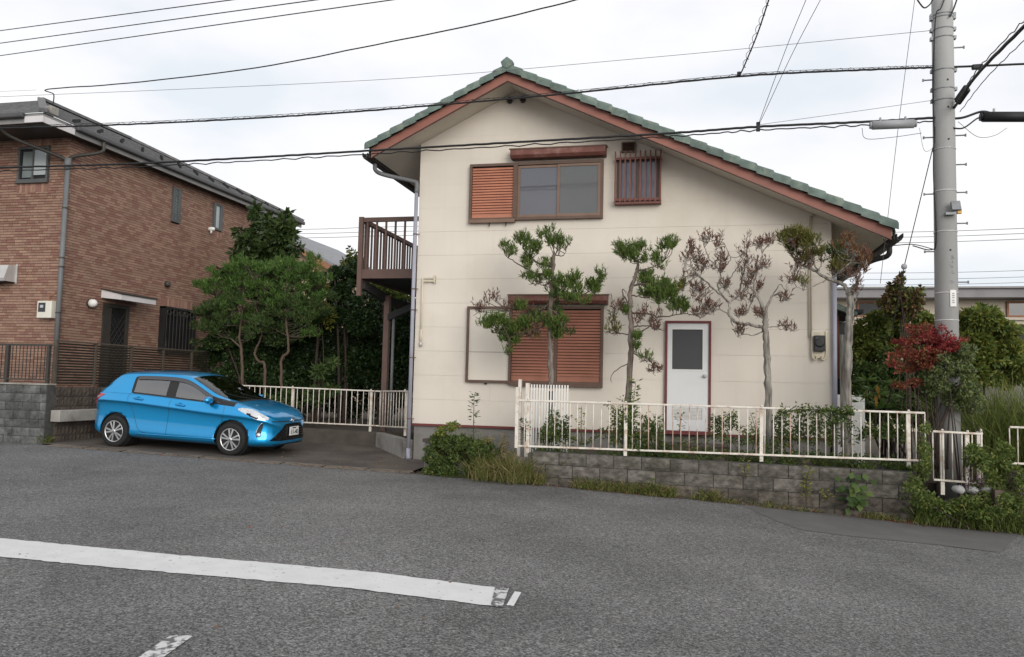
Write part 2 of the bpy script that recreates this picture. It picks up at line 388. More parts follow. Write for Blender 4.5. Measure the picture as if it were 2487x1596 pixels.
leafmat('pine_left', (.035, .08, .018), (.11, .195, .04), (.19, .27, .065), trans=.3)
leafmat('evergreen', (.012, .028, .009), (.035, .065, .02), (.06, .09, .03), rough=.38, trans=.15)
leafmat('bigleaf', (.022, .04, .013), (.055, .085, .025), (.09, .12, .04), rough=.35, trans=.2)
leafmat('yellow_green', (.12, .15, .02), (.25, .24, .05), (.3, .27, .09), trans=.35)
leafmat('weed', (.06, .10, .024), (.15, .20, .05), (.25, .24, .08), trans=.35)
leafmat('weed_dark', (.03, .06, .018), (.085, .13, .036), (.14, .175, .05), trans=.3)
leafmat('grass', (.07, .10, .02), (.17, .20, .05), (.26, .22, .10), trans=.35)
leafmat('grass_dry', (.16, .13, .05), (.28, .22, .10), (.34, .28, .15), trans=.3)
leafmat('hedge', (.06, .10, .022), (.16, .20, .045), (.28, .27, .065), trans=.3)
leafmat('nandina', (.17, .022, .024), (.31, .05, .05), (.36, .11, .06), trans=.3)
leafmat('nandina_dull', (.14, .045, .025), (.22, .09, .035), (.11, .11, .035), trans=.3)
leafmat('brown_leaf', (.06, .045, .02), (.14, .085, .04), (.18, .09, .04), trans=.2)
leafmat('grey_leaf', (.075, .10, .05), (.16, .19, .09), (.22, .25, .12), trans=.25)
leafmat('fatsia', (.07, .14, .03), (.15, .23, .06), trans=.3, rough=.4)
leafmat('purple', (.06, .015, .06), (.12, .03, .12), trans=.2)
leafmat('litter', (.12, .06, .03), (.2, .12, .06), (.3, .03, .02), trans=.1)
leafmat('autumn', (.3, .16, .03), (.42, .25, .05), trans=.3)

# ------------------------------------------------------------------ ground, road, slab
def sheet(name, xs, ys_fn, zf, m, ny=24, y_pow=1.):
    P = []
    for X in xs:
        y0, y1 = ys_fn(X); P.append([(X, y0 + (y1 - y0) * (j / ny) ** y_pow, zf(X, y0 + (y1 - y0) * (j / ny) ** y_pow)) for j in range(ny + 1)])
    return MB().grid(P).build(name, m, smooth=True)
XS = sorted(set(list(np.linspace(-60, 60, 61)) + list(np.linspace(-14, 8, 45))))
struct(sheet('ground', [-400, -200, -100] + XS + [100, 200, 400], lambda X: (-300, 400), lambda X, Y: gz(X) - .03, 'soil', ny=40))
def road_z(X, Y): return gz(X)
struct(sheet('road', XS, lambda X: (-60, ey(X) + .04 * math.sin(X * 3.1) + .03 * math.sin(X * 7.7)), road_z, 'asphalt', ny=30))
def slab_z(X, Y): return gz(X) + .012 + .02 * max(0, Y - ey(X))
slab = struct(sheet('carport_slab', [x for x in np.linspace(-12.25, -4.6, 24)], lambda X: (ey(X) + .12, 16.3), slab_z, 'slab', ny=8))
# worn concrete edging between the road and the slab
for i in range(9):
    xa = -11.9 + i * .82; xb = xa + .79
    P = []
    for X in np.linspace(xa, xb, 6):
        y = ey(X); P.append([(X, y - .10 + RNG.uniform(-.03, .03), gz(X) + .004), (X, y - .07, gz(X) + .012 + RNG.uniform(-.006, .006)), (X, y + .12, gz(X) + .022 + RNG.uniform(-.006, .006)), (X, y + .15, gz(X) - .03)])
    MB().grid(P).build('edging_stone', 'kerb', slab)
# road paint: a wide stop line, its end, and a worn stroke
def paint(name, px, m, sub=24, h=.006, jit=.012):
    """px: (upper-left, upper-right, lower-right, lower-left) pixel corners"""
    g = [gnd(*p) for p in px]; P = []
    for i in range(sub + 1):
        t = i / sub; a = g[0].lerp(g[1], t); b = g[3].lerp(g[2], t)
        a = a + Vector((0, RNG.normal() * jit, 0)); b = b + Vector((0, RNG.normal() * jit, 0))
        P.append([Vector((q.x, q.y, gz(q.x) + h)) for q in (a, a.lerp(b, .35), a.lerp(b, .7), b)])
    return struct(MB().grid(P).build(name, m))
paint('stop_line', ((-200, 1244), (1188, 1382), (1168, 1424), (-200, 1288)), 'paint_white', 90, jit=.006)
paint('stop_line_end', ((1206, 1388), (1222, 1390), (1204, 1422), (1187, 1420)), 'paint_white', 4, jit=.004)
paint('worn_line_edge', ((1160, 1379), (1192, 1382), (1178, 1425), (1150, 1422)), 'paint_worn', 8, h=.009)
paint('worn_stroke', ((400, 1491), (452, 1493), (380, 1545), (322, 1545)), 'paint_worn', 10, jit=.01)
# smooth repair patch beside the wall
pp = [gnd(*p) for p in ((1745, 1188), (2150, 1222), (2395, 1244), (2345, 1296), (2200, 1278), (2000, 1258), (1880, 1243), (1815, 1220))]
struct(MB().add([(p.x, p.y, gz(p.x) + .004) for p in pp], [tuple(range(len(pp)))]).build('asphalt_patch', 'patch'))
# ------------------------------------------------------------------ the cream house
YF = 14.3; HX0, HX1 = -5.19, 2.25; RXX, RZ = -3.33, 7.11; SL, SR = .5, .47
def under(x): return RZ - (SL * (RXX - x) if x < RXX else SR * (x - RXX))
house = thing('house', 'two-storey cream house with green tiled roof and brown bargeboards behind the white railing', 'house', (-1.5, YF, .1))
YB = 22.0
MB().prism([(HX0, .8), (HX1, .8), (HX1, under(HX1)), (RXX, RZ), (HX0, under(HX0))], YF + .02, YB).build('wall', 'siding', house)
MB().box(HX0 + .03, HX1 - .03, YF + .035, YB - .03, -.3, .8).build('foundation', 'foundation', house)
MB().box(HX0 - .01, HX1 + .01, YF - .02, YF + .019, .785, .822).build('base_trim', 'red_trim', house)
# siding panels, each its own sheet, clipped by the gable
def clip(poly, a, b, c):
    out = []
    for i in range(len(poly)):
        p, q = poly[i], poly[(i + 1) % len(poly)]; dp = a * p[0] + b * p[1] - c; dq = a * q[0] + b * q[1] - c
        if dp <= 0: out.append(p)
        if (dp < 0 < dq) or (dq < 0 < dp):
            t = dp / (dp - dq); out.append((p[0] + (q[0] - p[0]) * t, p[1] + (q[1] - p[1]) * t))
    return out
row = 0; z = .826
while z < RZ:
    cuts = [HX0, HX0 + (1.5 if row % 2 else 2.55), HX0 + (4.6 if row % 2 else 5.6), HX1]
    for a, b in zip(cuts[:-1], cuts[1:]):
        poly = [(a + .0007, z), (b - .0007, z), (b - .0007, z + (.4523 if row < 8 else .4538)), (a + .0007, z + (.4523 if row < 8 else .4538))]
        poly = clip(poly, -SL, 1, RZ - SL * RXX - .001) if True else poly
        poly = clip(poly, SR, 1, RZ + SR * RXX - .001)
        if len(poly) >= 3:
            MB().prism(poly, YF, YF + .019).build('siding_panel', 'siding', house)
    z += .455; row += 1
# roof: two slabs with soffits
YR0, YR1 = 13.6, 22.6; LX, RXE = -5.93, 3.06; TH = .11
MB().prism([(LX, under(LX)), (RXX, RZ), (RXX, RZ + TH), (LX, under(LX) + TH)], YR0 + .04, YR1).build('soffit', 'soffit', house)
MB().prism([(RXX, RZ), (RXE, under(RXE)), (RXE, under(RXE) + TH), (RXX, RZ + TH)], YR0 + .04, YR1).build('soffit', 'soffit', house)
rl = MB().prism([(LX - .05, under(LX - .05) + TH + .004), (RXX, RZ + TH + .004), (RXX, RZ + TH + .07), (LX - .05, under(LX - .05) + TH + .07)], YR0 + .06, YR1).build('roof', 'tile', house)
rr = MB().prism([(RXX, RZ + TH + .004), (RXE + .05, under(RXE + .05) + TH + .004), (RXE + .05, under(RXE + .05) + TH + .07), (RXX, RZ + TH + .07)], YR0 + .06, YR1).build('roof', 'tile', house)
for xa in (LX + .02, RXE - .02):
    s = 1 if xa > RXX else -1
    z0, z1 = under(xa), RZ
    bb = .075
    MB().prism([(xa, z0 - bb), (RXX, z1 - bb), (RXX, z1 + TH), (xa, z0 + TH)], YR0, YR0 + .038).build('bargeboard', 'barge', house)
    MB().prism([(xa - s * .02, z0 - bb + .002), (RXX, z1 - bb + .002), (RXX, z1 - bb + .014), (xa - s * .02, z0 - bb + .014)], YR0 - .006, YR0 - .001).build('bargeboard_bead', 'dark', house)
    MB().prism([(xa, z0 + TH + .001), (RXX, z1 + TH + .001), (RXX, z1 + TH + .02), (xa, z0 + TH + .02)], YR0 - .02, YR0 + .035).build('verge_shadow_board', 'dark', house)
# verge tiles: rounded cover tiles stepping down each slope
def verge_tile(length, slope, side):
    m = MB(); n = 7; L = length + .02
    prof = [(-.112, -.04), (-.118, .05), (-.104, .09), (-.065, .113), (0, .118), (.1, .11), (.2, .09)]   # (y, z) section, rounded at the outer edge
    P = []
    for i, (t, k, up) in enumerate([(0, .84, .0), (.05, 1.0, .0), (.5, 1.01, .0), (.95, 1.0, 0.), (1.0, .84, 0.)]):
        x = t * L * side
        lift = (.03 * t)
        P.append([(x, y * (.97 if i in (0, 4) else 1), -abs(x) * slope + zz * k + lift) for y, zz in prof])
    m.grid(P)
    m.add([P[-1][i] for i in range(len(prof))] , [tuple(range(len(prof)))])
    m.add([P[0][i] for i in range(len(prof))] , [tuple(range(len(prof)))])
    return m.mesh('roof_tile', 'tile', True)
for side, slope, X1, pitch in ((-1, SL, LX - .06, .246), (1, SR, RXE + .05, .268)):
    me = verge_tile(pitch, slope, side); n = int(round(abs(X1 - RXX) / pitch)); pitch = abs(X1 - RXX) / n
    for i in range(n):
        x = RXX + side * i * pitch
        o = link('roof_tile', me, None); o.location = (x, YR0 + .02, under(x) + TH + .012)
        o.rotation_euler = (0, 0, RNG.uniform(-.02, .02)); o.parent = house; o.matrix_parent_inverse = wmat(house).inverted()
        o.location.z += RNG.uniform(-.004, .004)
# ridge end ornament and ridge caps
rz = RZ + TH + .075
MB().prism([(RXX - .115, rz + .075), (RXX - .08, rz - .02), (RXX, rz - .06), (RXX + .08, rz - .02), (RXX + .115, rz + .075), (RXX, rz + .165)], YR0 - .11, YR0 + .05).build('ridge_end_tile', 'tile', house, bevel=.015)
for i in range(12):
    MB().prism([(RXX - .1, rz - .02), (RXX - .08, rz + .08), (RXX, rz + .14), (RXX + .08, rz + .08), (RXX + .1, rz - .02)], YR0 + .055 + i * .6, YR0 + .63 + i * .6).build('ridge_tile', 'tile', house)
# eave fascias, gutters, downpipes
for xe, s in ((LX - .02, -1), (RXE + .02, 1)):
    ze = under(xe)
    MB().box(min(xe, xe + s * .03), max(xe, xe + s * .03), YR0 + .04, YR1, ze - .04, ze + .1).build('fascia', 'gutter_dark', house)
    g = MB(); prof = [(.0, .06), (.0, .0), (.03, -.045), (.075, -.045), (.105, 0), (.105, .065), (.09, .065), (.09, .0), (.06, -.03), (.035, -.03), (.015, .0), (.015, .06)]
    g.prism([(xe + s * (.032 + a), ze - .02 + b) for a, b in prof], YR0 + .0, YR1); g.build('gutter', 'gutter_dark', house)
zc = under(LX) - .1
MB().tube(spline([(LX - .05, YR0 + .35, zc + .02), (LX - .04, YR0 + .38, zc - .1), (LX + .1, YR0 + .5, zc - .16), (HX0 - .12, YF - .08, zc - .27), (HX0 - .03, YF - .08, zc - .33), (HX0 - .03, YF - .08, zc - .5)], 5), .042).build('downpipe_elbow', 'pipe_grey', house, True)
dp = MB().tube([(HX0 - .03, YF - .08, zc - .44), (HX0 - .03, YF - .08, .34)], .038).build('downpipe', 'pvc', house, True)
MB().tube([(HX0 - .03, YF - .08, .36), (HX0 - .03, YF - .08, .26), (HX0 + .01, YF - .16, .16)], .043).build('downpipe_shoe', 'pvc', house, True)
for zz in (4.4, 3.35, 2.95, 2.05, .9):
    MB().tube([(HX0 - .03, YF - .08, zz), (HX0 - .03, YF - .08, zz + .02)], .046).box(HX0 - .03, HX0 + .06, YF - .09, YF - .06, zz + .003, zz + .017).build('pipe_clip', 'frame_brown', house)
MB().tube([(HX1 + .03, YF - .07, 3.55), (HX1 + .03, YF - .07, .3)], .04).build('downpipe', 'pvc', house, True)
zc = under(RXE) - .08
MB().tube(spline([(RXE + .06, YR0 + .5, zc), (RXE + .03, YR0 + .52, zc - .16), (RXE - .2, YR0 + .8, zc - .22), (HX1 + .1, 15.6, zc - .45), (HX1 + .04, 15.7, zc - .7)], 5), .045).build('downpipe_elbow', 'gutter_dark', house, True)
# gable vents
for x in (-3.44, -3.19):
    MB().lathe([(.0, 0), (.04, 0), (.052, -.02), (.052, .06)], (x, YF - .06, 6.93), 'y', 14).build('gable_vent', 'bronze', house, True)
def fbox(m, x0, x1, z0, z1, w, y0, y1, mi=0):
    m.box(x0, x1, y0, y1, z1 - w, z1, mi); m.box(x0, x1, y0, y1, z0, z0 + w, mi)
    m.box(x0, x0 + w, y0, y1, z0 + w, z1 - w, mi); m.box(x1 - w, x1, y0, y1, z0 + w, z1 - w, mi); return m
def louvres(par, x0, x1, z0, z1, n, m, y):
    p = (z1 - z0) / n
    me = None
    for i in range(n):
        zz = z0 + i * p
        if me is None:
            me = MB().prismx([(y - .028, 0), (y - .022, -.004), (y + .0, p * .80), (y - .008, p * .80)], x0, x1).mesh('slat', m)
        o = link('slat', me, None); o.location = (0, 0, zz); o.parent = par; o.matrix_parent_inverse = wmat(par).inverted()
# upper window
w = MB(); fbox(w, -4.17, -1.65, 4.64, 5.72, .05, YF - .09, YF - .002)
uw = w.build('upper_window', 'frame_brown', house); uw['label'] = 'wide upper sliding window with an orange louvred shutter at its left'
MB().box(-4.12, -1.70, YF - .02, YF - .003, 4.69, 5.67).build('window_back', 'dark', uw)
MB().box(-3.32, -3.24, YF - .1, YF - .021, 4.69, 5.67).build('jamb', 'frame_brown', uw)
MB().box(-4.17, -3.28, YF - .105, YF - .002, 4.60, 4.66).build('shutter_sill', 'sash', uw)
louvres(uw, -4.115, -3.325, 4.78, 5.655, 17, 'shutter', YF - .05)
MB().box(-4.115, -3.325, YF - .06, YF - .05, 4.692, 4.775).build('shutter_rail', 'shutter', uw)
for a, b, yy, g in ((-3.24, -2.45, YF - .05, 'glass_grey'), (-2.49, -1.70, YF - .075, 'glass_grey2')):
    f = MB(); fbox(f, a, b, 4.69, 5.66, .045, yy - .015, yy + .015); sa = f.build('sash', 'sash', uw)
    MB().box(a + .046, b - .046, yy - .003, yy + .003, 4.736, 5.614).build('pane', g, sa)
MB().box(-3.2, -2.5, YF - .032, YF - .022, 5.52, 5.6).build('window_vent', 'sash', uw)
# upper hood
def window_hood(x0, x1, z0, z1, d):
    h = MB().prismx([(YF - .002, z0), (YF - d * .8, z0 + .0), (YF - d, z0 + .05), (YF - d, z1 - .03), (YF - .002, z1)], x0, x1).build('window_hood', 'hood', house)
    MB().prismx([(YF - d - .012, z1 - .034), (YF - d - .012, z1 - .012), (YF - .002, z1 + .022), (YF - .002, z1 + .002)], x0 - .02, x1 + .02).build('hood_cap', 'frame_brown', h)
window_hood(-3.36, -1.60, 5.77, 5.955, .24)
window_hood(-3.33, -1.53, 3.07, 3.245, .24)
# barred window
b0, b1, c0, c1 = -1.44, -.61, 4.90, 5.78
f = MB(); fbox(f, b0 + .03, b1 - .03, c0 + .02, c1 - .05, .05, YF - .05, YF - .002); bw = f.build('barred_window', 'frame_brown', house)
MB().box(b0 + .08, b1 - .08, YF - .025, YF - .004, c0 + .07, c1 - .1).build('pane', 'glass_blue', bw)
MB().box((b0 + b1) / 2 - .022, (b0 + b1) / 2 + .022, YF - .045, YF - .026, c0 + .07, c1 - .1).build('meeting_stile', 'sash', bw)
for zz in (c0 + .05, c1 - .08):
    MB().box(b0, b1, YF - .135, YF - .115, zz - .02, zz + .02).build('bar_rail', 'red_bars', bw)
MB().box(b0, b1, YF - .15, YF - .003, c0 - .03, c0 + .0).build('sill', 'red_bars', bw)
for zz in (c0 + .05, c1 - .08):
    for xx in (b0 + .012, b1 - .012): MB().box(xx - .012, xx + .012, YF - .114, YF - .003, zz - .015, zz + .015).build('bar_bracket', 'red_bars', bw)
bme = MB().box(-.013, .013, YF - .16, YF - .136, c0 - .0, c1 + .05).mesh('bar', 'red_bars')
for i in range(10):
    o = link('bar', bme, None); o.location = (b0 + .012 + i * (b1 - b0 - .024) / 9, 0, 0); o.parent = bw; o.matrix_parent_inverse = wmat(bw).inverted()
vt = MB(); fbox(vt, -1.33, -1.08, 5.84, 6.03, .025, YF - .05, YF - .002); vo = vt.build('wall_vent', 'frame_brown', house)
for i in range(5): MB().prismx([(YF - .045, 5.868 + i * .028), (YF - .015, 5.892 + i * .028), (YF - .01, 5.89 + i * .028), (YF - .04, 5.862 + i * .028)], -1.303, -1.107).build('vent_slat', 'frame_brown', vo)
MB().box(-1.304, -1.106, YF - .012, YF - .003, 5.866, 6.004).build('vent_back', 'dark', vo)
# lower window with closed louvred shutters
w = MB(); fbox(w, -4.15, -1.61, 1.62, 3.03, .045, YF - .085, YF - .002)
lw = w.build('lower_window', 'frame_brown', house); lw['label'] = 'lower window closed by two red-brown louvred shutters beside a cream shutter box'
MB().box(-4.105, -3.335, YF - .05, YF - .003, 1.665, 2.985).build('shutter_box_panel', 'siding', lw)
MB().box(-4.105, -3.335, YF - .054, YF - .051, 2.18, 2.186).build('panel_joint', 'dark', lw)
MB().box(-3.335, -3.29, YF - .095, YF - .003, 1.6, 3.03).build('jamb', 'frame_brown', lw)
MB().box(-3.29, -1.655, YF - .02, YF - .003, 1.665, 2.985).build('window_back', 'dark', lw)
MB().box(-2.49, -2.44, YF - .075, YF - .021, 1.665, 2.985).build('meeting_stile', 'frame_brown', lw)
for a, b in ((-3.285, -2.495), (-2.435, -1.66)):
    louvres(lw, a, b, 1.77, 2.97, 22, 'shutter_dark', YF - .045)
    MB().box(a, b, YF - .058, YF - .048, 1.668, 1.766).build('shutter_rail', 'shutter_dark', lw)
MB().box(-3.29, -1.61, YF - .11, YF - .003, 1.575, 1.618).build('sill', 'frame_brown', lw)
# back door
d0, d1, e0, e1 = -.52, .27, .86, 2.78
f = MB(); f.box(d0, d0 + .04, YF - .06, YF - .002, e0, e1); f.box(d1 - .04, d1, YF - .06, YF - .002, e0, e1); f.box(d0 + .04, d1 - .04, YF - .06, YF - .002, e1 - .04, e1); f.box(d0 - .02, d1 + .02, YF - .1, YF - .002, e0 - .06, e0)
do = f.build('door', 'red_trim', house); do['label'] = 'white back door with a dark glass pane and a louvre vent'
gx0, gx1, gz0, gz1 = -.395, .125, 1.93, 2.63
vx0, vx1, vz0, vz1 = -.395, .115, 1.06, 1.26
lf = MB()
lf.box(d0 + .043, gx0, YF - .035, YF - .004, e0 + .004, e1 - .043); lf.box(gx1, d1 - .043, YF - .035, YF - .004, e0 + .004, e1 - .043)
lf.box(gx0, gx1, YF - .035, YF - .004, gz1, e1 - .043); lf.box(gx0, gx1, YF - .035, YF - .004, vz1, gz0); lf.box(gx0, gx1, YF - .035, YF - .004, e0 + .004, vz0)
lf.box(gx0 + .0, gx1, YF - .012, YF - .004, vz0, vz1)
lo = lf.build('door_leaf', 'door_white', do)
f = MB(); fbox(f, gx0 - .02, gx1 + .02, gz0 - .02, gz1 + .02, .02, YF - .04, YF - .0355); f.build('glazing_bead', 'off_white', do)
MB().box(gx0 + .001, gx1 - .001, YF - .024, YF - .014, gz0 + .001, gz1 - .001).build('pane', 'glass_door', do)
for i in range(8): MB().prismx([(YF - .034, vz0 + .008 + i * .024), (YF - .014, vz0 + .024 + i * .024), (YF - .013, vz0 + .02 + i * .024), (YF - .033, vz0 + .004 + i * .024)], vx0, vx1).build('vent_slat', 'off_white', do)
kn = MB().lathe([(.0, -.02), (.03, -.02), (.034, -.01), (.034, 0)], (.165, YF - .036, 1.82), 'y', 14).lathe([(0, -.075), (.022, -.072), (.028, -.055), (.02, -.035), (.012, -.02)], (.165, YF - .036, 1.82), 'y', 14).build('door_knob', 'galv', do, True)
MB().box(d0 - .2, d1 + .3, YF - .75, YF - .03, .1, .66).build('door_step', 'concrete_dark', house)
# meter and conduits at the right corner
mb = MB().box(1.93, 2.14, YF - .05, YF - .002, 2.16, 2.60).build('meter_board', 'cream_pipe', house)
MB().lathe([(0, -.1), (.07, -.1), (.085, -.08), (.085, 0)], (2.035, YF - .05, 2.42), 'y', 18).box(1.95, 2.12, YF - .13, YF - .05, 2.27, 2.54).build('meter', 'black_plastic', mb, bevel=.012)
MB().box(1.985, 2.085, YF - .135, YF - .131, 2.44, 2.5).build('meter_dial', 'glass_grey', mb)
for a, b in ((1.955, 1.99), (2.115, 2.08)):
    MB().tube(spline([(a - (.03 if a < 2 else -.03), YF - .06, 2.62), (a - (.03 if a < 2 else -.03), YF - .06, 2.22), (a, YF - .07, 2.14), (b, YF - .08, 2.14), (b, YF - .08, 2.2)], 5), .014, 6).build('conduit_loop', 'cream_pipe', mb, True)
for dx in (0, .035):
    MB().tube([(1.885 + dx, YF - .03, 2.5), (1.885 + dx, YF - .03, 4.55 + dx)] + ([(1.95, YF - .03, 4.58)] if dx else [(1.9, YF - .03, 4.6), (2.02, YF - .03, 4.62)]), .011, 6).build('conduit', 'cream_pipe', house, True)
# washing-pole holder at the left corner
pb = MB().box(-5.06, -4.80, YF - .06, YF - .04, 3.50, 3.53).box(-5.06, -4.80, YF - .06, YF - .04, 3.56, 3.58).box(-4.83, -4.80, YF - .065, YF - .002, 3.48, 3.62).build('pole_bracket', 'cream_pipe', house)
MB().tube([(-5.05, YF - .05, 3.58), (-5.05, YF - .05, 2.35)], .016, 8).tube([(-5.05, YF - .05, 2.6), (-5.05, YF - .05, 2.32)], .022, 8).build('bracket_pole', 'cream_pipe', pb, True)
MB().lathe([(0, -.03), (.03, -.02), (.03, .05), (0, .06)], (-5.05, YF - .05, 2.3), 'z', 10).build('pole_cap', 'galv', pb, True)
for x in (-3.77, -3.45):
    MB().box(x - .008, x + .008, YF - .07, YF - .055, 4.53, 4.60).build('shutter_catch', 'dark', house)
MB().box(-3.79, -3.75, YF - .05, YF - .003, 1.585, 1.612).build('shutter_catch', 'dark', house)
# rear porch on the right side: red post, small green roof, dark recess
pr = MB().prismx([(15.6, 3.05), (17.6, 3.05), (17.6, 3.2), (15.6, 3.12)], HX1 + .0, HX1 + .75).build('porch_roof', 'roof_under', house)
MB().prism([(HX1, 3.21), (HX1 + .62, 2.98), (HX1 + .62, 3.05), (HX1, 3.36)], 15.45, 15.59).build('porch_roof_tile', 'tile', pr)
MB().box(HX1 + .12, HX1 + .38, 15.9, 15.98, 1.85, 3.04).build('porch_panel', 'barge', house)
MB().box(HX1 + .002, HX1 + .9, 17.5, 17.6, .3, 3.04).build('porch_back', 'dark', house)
# ------------------------------------------------------------------ balcony on the left side
bal = thing('balcony', 'brown slatted balcony on the left side wall of the cream house', 'balcony', (-5.8, 15.6, 3.5))
BY = 15.3; p_tl = at(846, 509, BY); p_b = at(846, 650, BY); bx0 = p_tl.x + .03; bx1 = HX0 - .005; bzt = p_tl.z - .02; bzb = at(846, 632, BY).z
BY1 = 20.0
MB().box(bx0 - .04, bx1, BY - .035, BY + .035, bzt - .09, bzt).build('top_rail', 'balcony', bal)
MB().box(bx0 - .04, bx1, BY - .04, BY + .04, bzb - .19, bzb).build('edge_beam', 'balcony', bal)
MB().box(bx0 - .04, bx0 + .04, BY + .04, BY1, bzt - .09, bzt - .003).build('top_rail', 'balcony', bal)
MB().box(bx0 - .04, bx0 + .04, BY + .041, BY1, bzb - .19, bzb - .003).build('edge_beam', 'balcony', bal)
MB().box(bx0 + .041, bx1, BY + .041, BY1, bzb - .16, bzb - .06).build('deck', 'roof_under', bal)
MB().box(bx0 - .05, bx0 + .045, BY - .055, BY + .03, bzb - .55, bzt + .015).build('corner_post', 'balcony', bal)
n = 8
bme = MB().box(-.017, .017, -.02, .02, bzb - .0, bzt - .09).mesh('baluster', 'balcony')
def baluster(x, y):
    o = link('baluster', bme, None); o.location = (x, y, 0); o.parent = bal; o.matrix_parent_inverse = wmat(bal).inverted()
for i in range(n): baluster(bx0 + .13 + i * (bx1 - bx0 - .16) / (n - 1), BY)
for i in range(28): baluster(bx0, BY + .2 + i * .168)
MB().bar((bx0 + .02, BY + 1.4, bzb - .5), (bx0 + .02, BY1, bzb - .5), .1, .2).bar((bx0 + .02, BY + .1, bzb - .3), (bx0 + .02, BY + 1.4, bzb - .45), .1, .18).build('bearer', 'roof_under', bal)
pc = at(905, 800, 16.6)
MB().box(pc.x - .06, pc.x + .06, 16.55, 16.67, .2, bzb - .4).build('column', 'balcony', bal)
MB().tube([(pc.x + .16, 16.6, bzb - .75), (pc.x + .16, 16.6, .3)], .035).build('drain_pipe', 'pipe_grey', bal, True)
MB().bar((pc.x, 16.6, bzb - .9), (bx1, 16.2, bzb - .35), .08, .14).build('brace', 'roof_under', bal)
# ------------------------------------------------------------------ the brick house on the left
BX, BYF, BYB, BZ0, BZ1 = -13.5, 14.65, 24.2, .5, 6.86
bh = thing('brick_house', 'brown brick-faced house with grey slate hip roof at the left edge', 'house', (-15, 16, .5))
MB().box(-21, BX - .012, BYF + .012, BYB, BZ0, BZ1).build('wall', 'brick_joint', bh)
CH, CLN = .0605, .212          # course height, brick pitch
# openings: (lo, hi, z0, z1) along the wall direction
FO = [(-15.02, -14.12, 5.85, 6.66)]
def onX(px, py): p = atX(px, py, BX); return p.y, p.z
w1 = (18.15, 18.85, 5.70, 6.62); w2 = (20.0, 20.75, 5.86, 6.62)
w1 = (onX(402, 480)[0], onX(421, 480)[0], onX(408, 521)[1], onX(410, 440)[1]); w2 = (onX(498, 510)[0], onX(519, 510)[0], onX(508, 540)[1], onX(508, 478)[1])
dr = (onX(236, 800)[0], onX(297, 800)[0], .75, onX(262, 712)[1]); gw = (onX(372, 770)[0], onX(447, 770)[0], onX(405, 825)[1], onX(405, 722)[1])
SO = [w1, w2, dr, gw]
FO = [(at(46, 385, BYF).x, at(117, 385, BYF).x, at(80, 426, BYF).z, at(80, 346, BYF).z)]
def hit(a, b, z0, z1, ops): return any(b > o[0] and a < o[1] and z1 > o[2] and z0 < o[3] for o in ops)
bricks = []; rng = random.Random(3)
nrow = int((BZ1 - BZ0) / CH)
for r_ in range(nrow):
    z = BZ0 + r_ * CH
    for face, lo, hi, ops in (('f', -16.4, BX, FO), ('s', BYF, BYB, SO)):
        u = (hi if face == 'f' else lo); k = 0; off = rng.random() * CLN
        while True:
            ln = CLN * rng.choice((1, 1, 1, .5, .75)) if k else off + .05
            a, b = (u - ln, u) if face == 'f' else (u, u + ln)
            u = a if face == 'f' else b; k += 1
            if a < lo - .001 or b > hi + .3: break
            b2 = min(b, hi)
            if b2 - a < .03: break
            ex = (a < o[0] - 0 for o in ops)
            segs = [(a, b2)]
            for o in ops:
                if z + CH - .005 > o[2] and z + .005 < o[3]:
                    segs = [q for s0, s1 in segs for q in ((s0, min(s1, o[0])), (max(s0, o[1]), s1)) if q[1] - q[0] > .012]
            for s0, s1 in segs: bricks.append((face, s0 + .003, s1 - .003, z + .0065, z + CH - .0045, rng.choices((0, 1, 2, 3), (6, 3, 4, 2))[0], rng.uniform(0, .003)))
BM = ['brick_a', 'brick_b', 'brick_c', 'brick_d']
mass = MB(); near = []
for br in bricks:
    f, a, b, z0, z1, mi, dp = br
    if f == 'f' and a > -15.3 and 3.25 < z0 < 5.6 and abs((b - a) - (CLN - .006)) < .001 and len(near) < 290: near.append(br); continue
    if f == 'f':
        y = BYF - dp; mass.add([(a, y, z0), (b, y, z0), (b, y, z1), (a, y, z1), (a, y + .014, z0), (b, y + .014, z0), (b, y + .014, z1), (a, y + .014, z1)], [(0, 1, 2, 3), (3, 2, 6, 7), (1, 5, 6, 2), (0, 4, 5, 1), (4, 0, 3, 7)], mi)
    else:
        x = BX + dp; mass.add([(x, a, z0), (x, b, z0), (x, b, z1), (x, a, z1), (x - .014, a, z0), (x - .014, b, z0), (x - .014, b, z1), (x - .014, a, z1)], [(0, 1, 2, 3), (3, 2, 6, 7), (1, 5, 6, 2), (0, 4, 5, 1), (4, 0, 3, 7)], mi)
stuff(mass.build('brickwork', BM, bh, fix=False))
bms = []
for q in BM:
    L = CLN - .006; bms.append(MB().box(0, L, 0, .014, 0, CH - .011).mesh('brick', q))
binv = wmat(bh).inverted()
for f, a, b, z0, z1, mi, dp in near:
    o = bpy.data.objects.new('brick', bms[mi]); COL.objects.link(o); o.location = (a, BYF - dp, z0); o.parent = bh; o.matrix_parent_inverse = binv
# soldier courses above and below the openings
def soldiers(face, lo, hi, z, h):
    n = int((hi - lo) / .07)
    for i in range(n):
        a = lo + i * (hi - lo) / n
        m = MB()
        if face == 'f': m.box(a + .004, a + (hi - lo) / n - .004, BYF - .006, BYF + .01, z, z + h)
        else: m.box(BX - .01, BX + .006, a + .004, a + (hi - lo) / n - .004, z, z + h)
        m.build('soldier_brick', rng.choice(BM), bh)
soldiers('f', FO[0][0] - .03, FO[0][1] + .03, FO[0][2] - .235, .21); soldiers('f', FO[0][0] - .03, FO[0][1] + .03, FO[0][3] + .03, .19)
soldiers('s', w2[0] - .05, w2[1] + .05, w2[2] - .22, .2); soldiers('s', gw[0], gw[1], gw[3] + .03, .21)
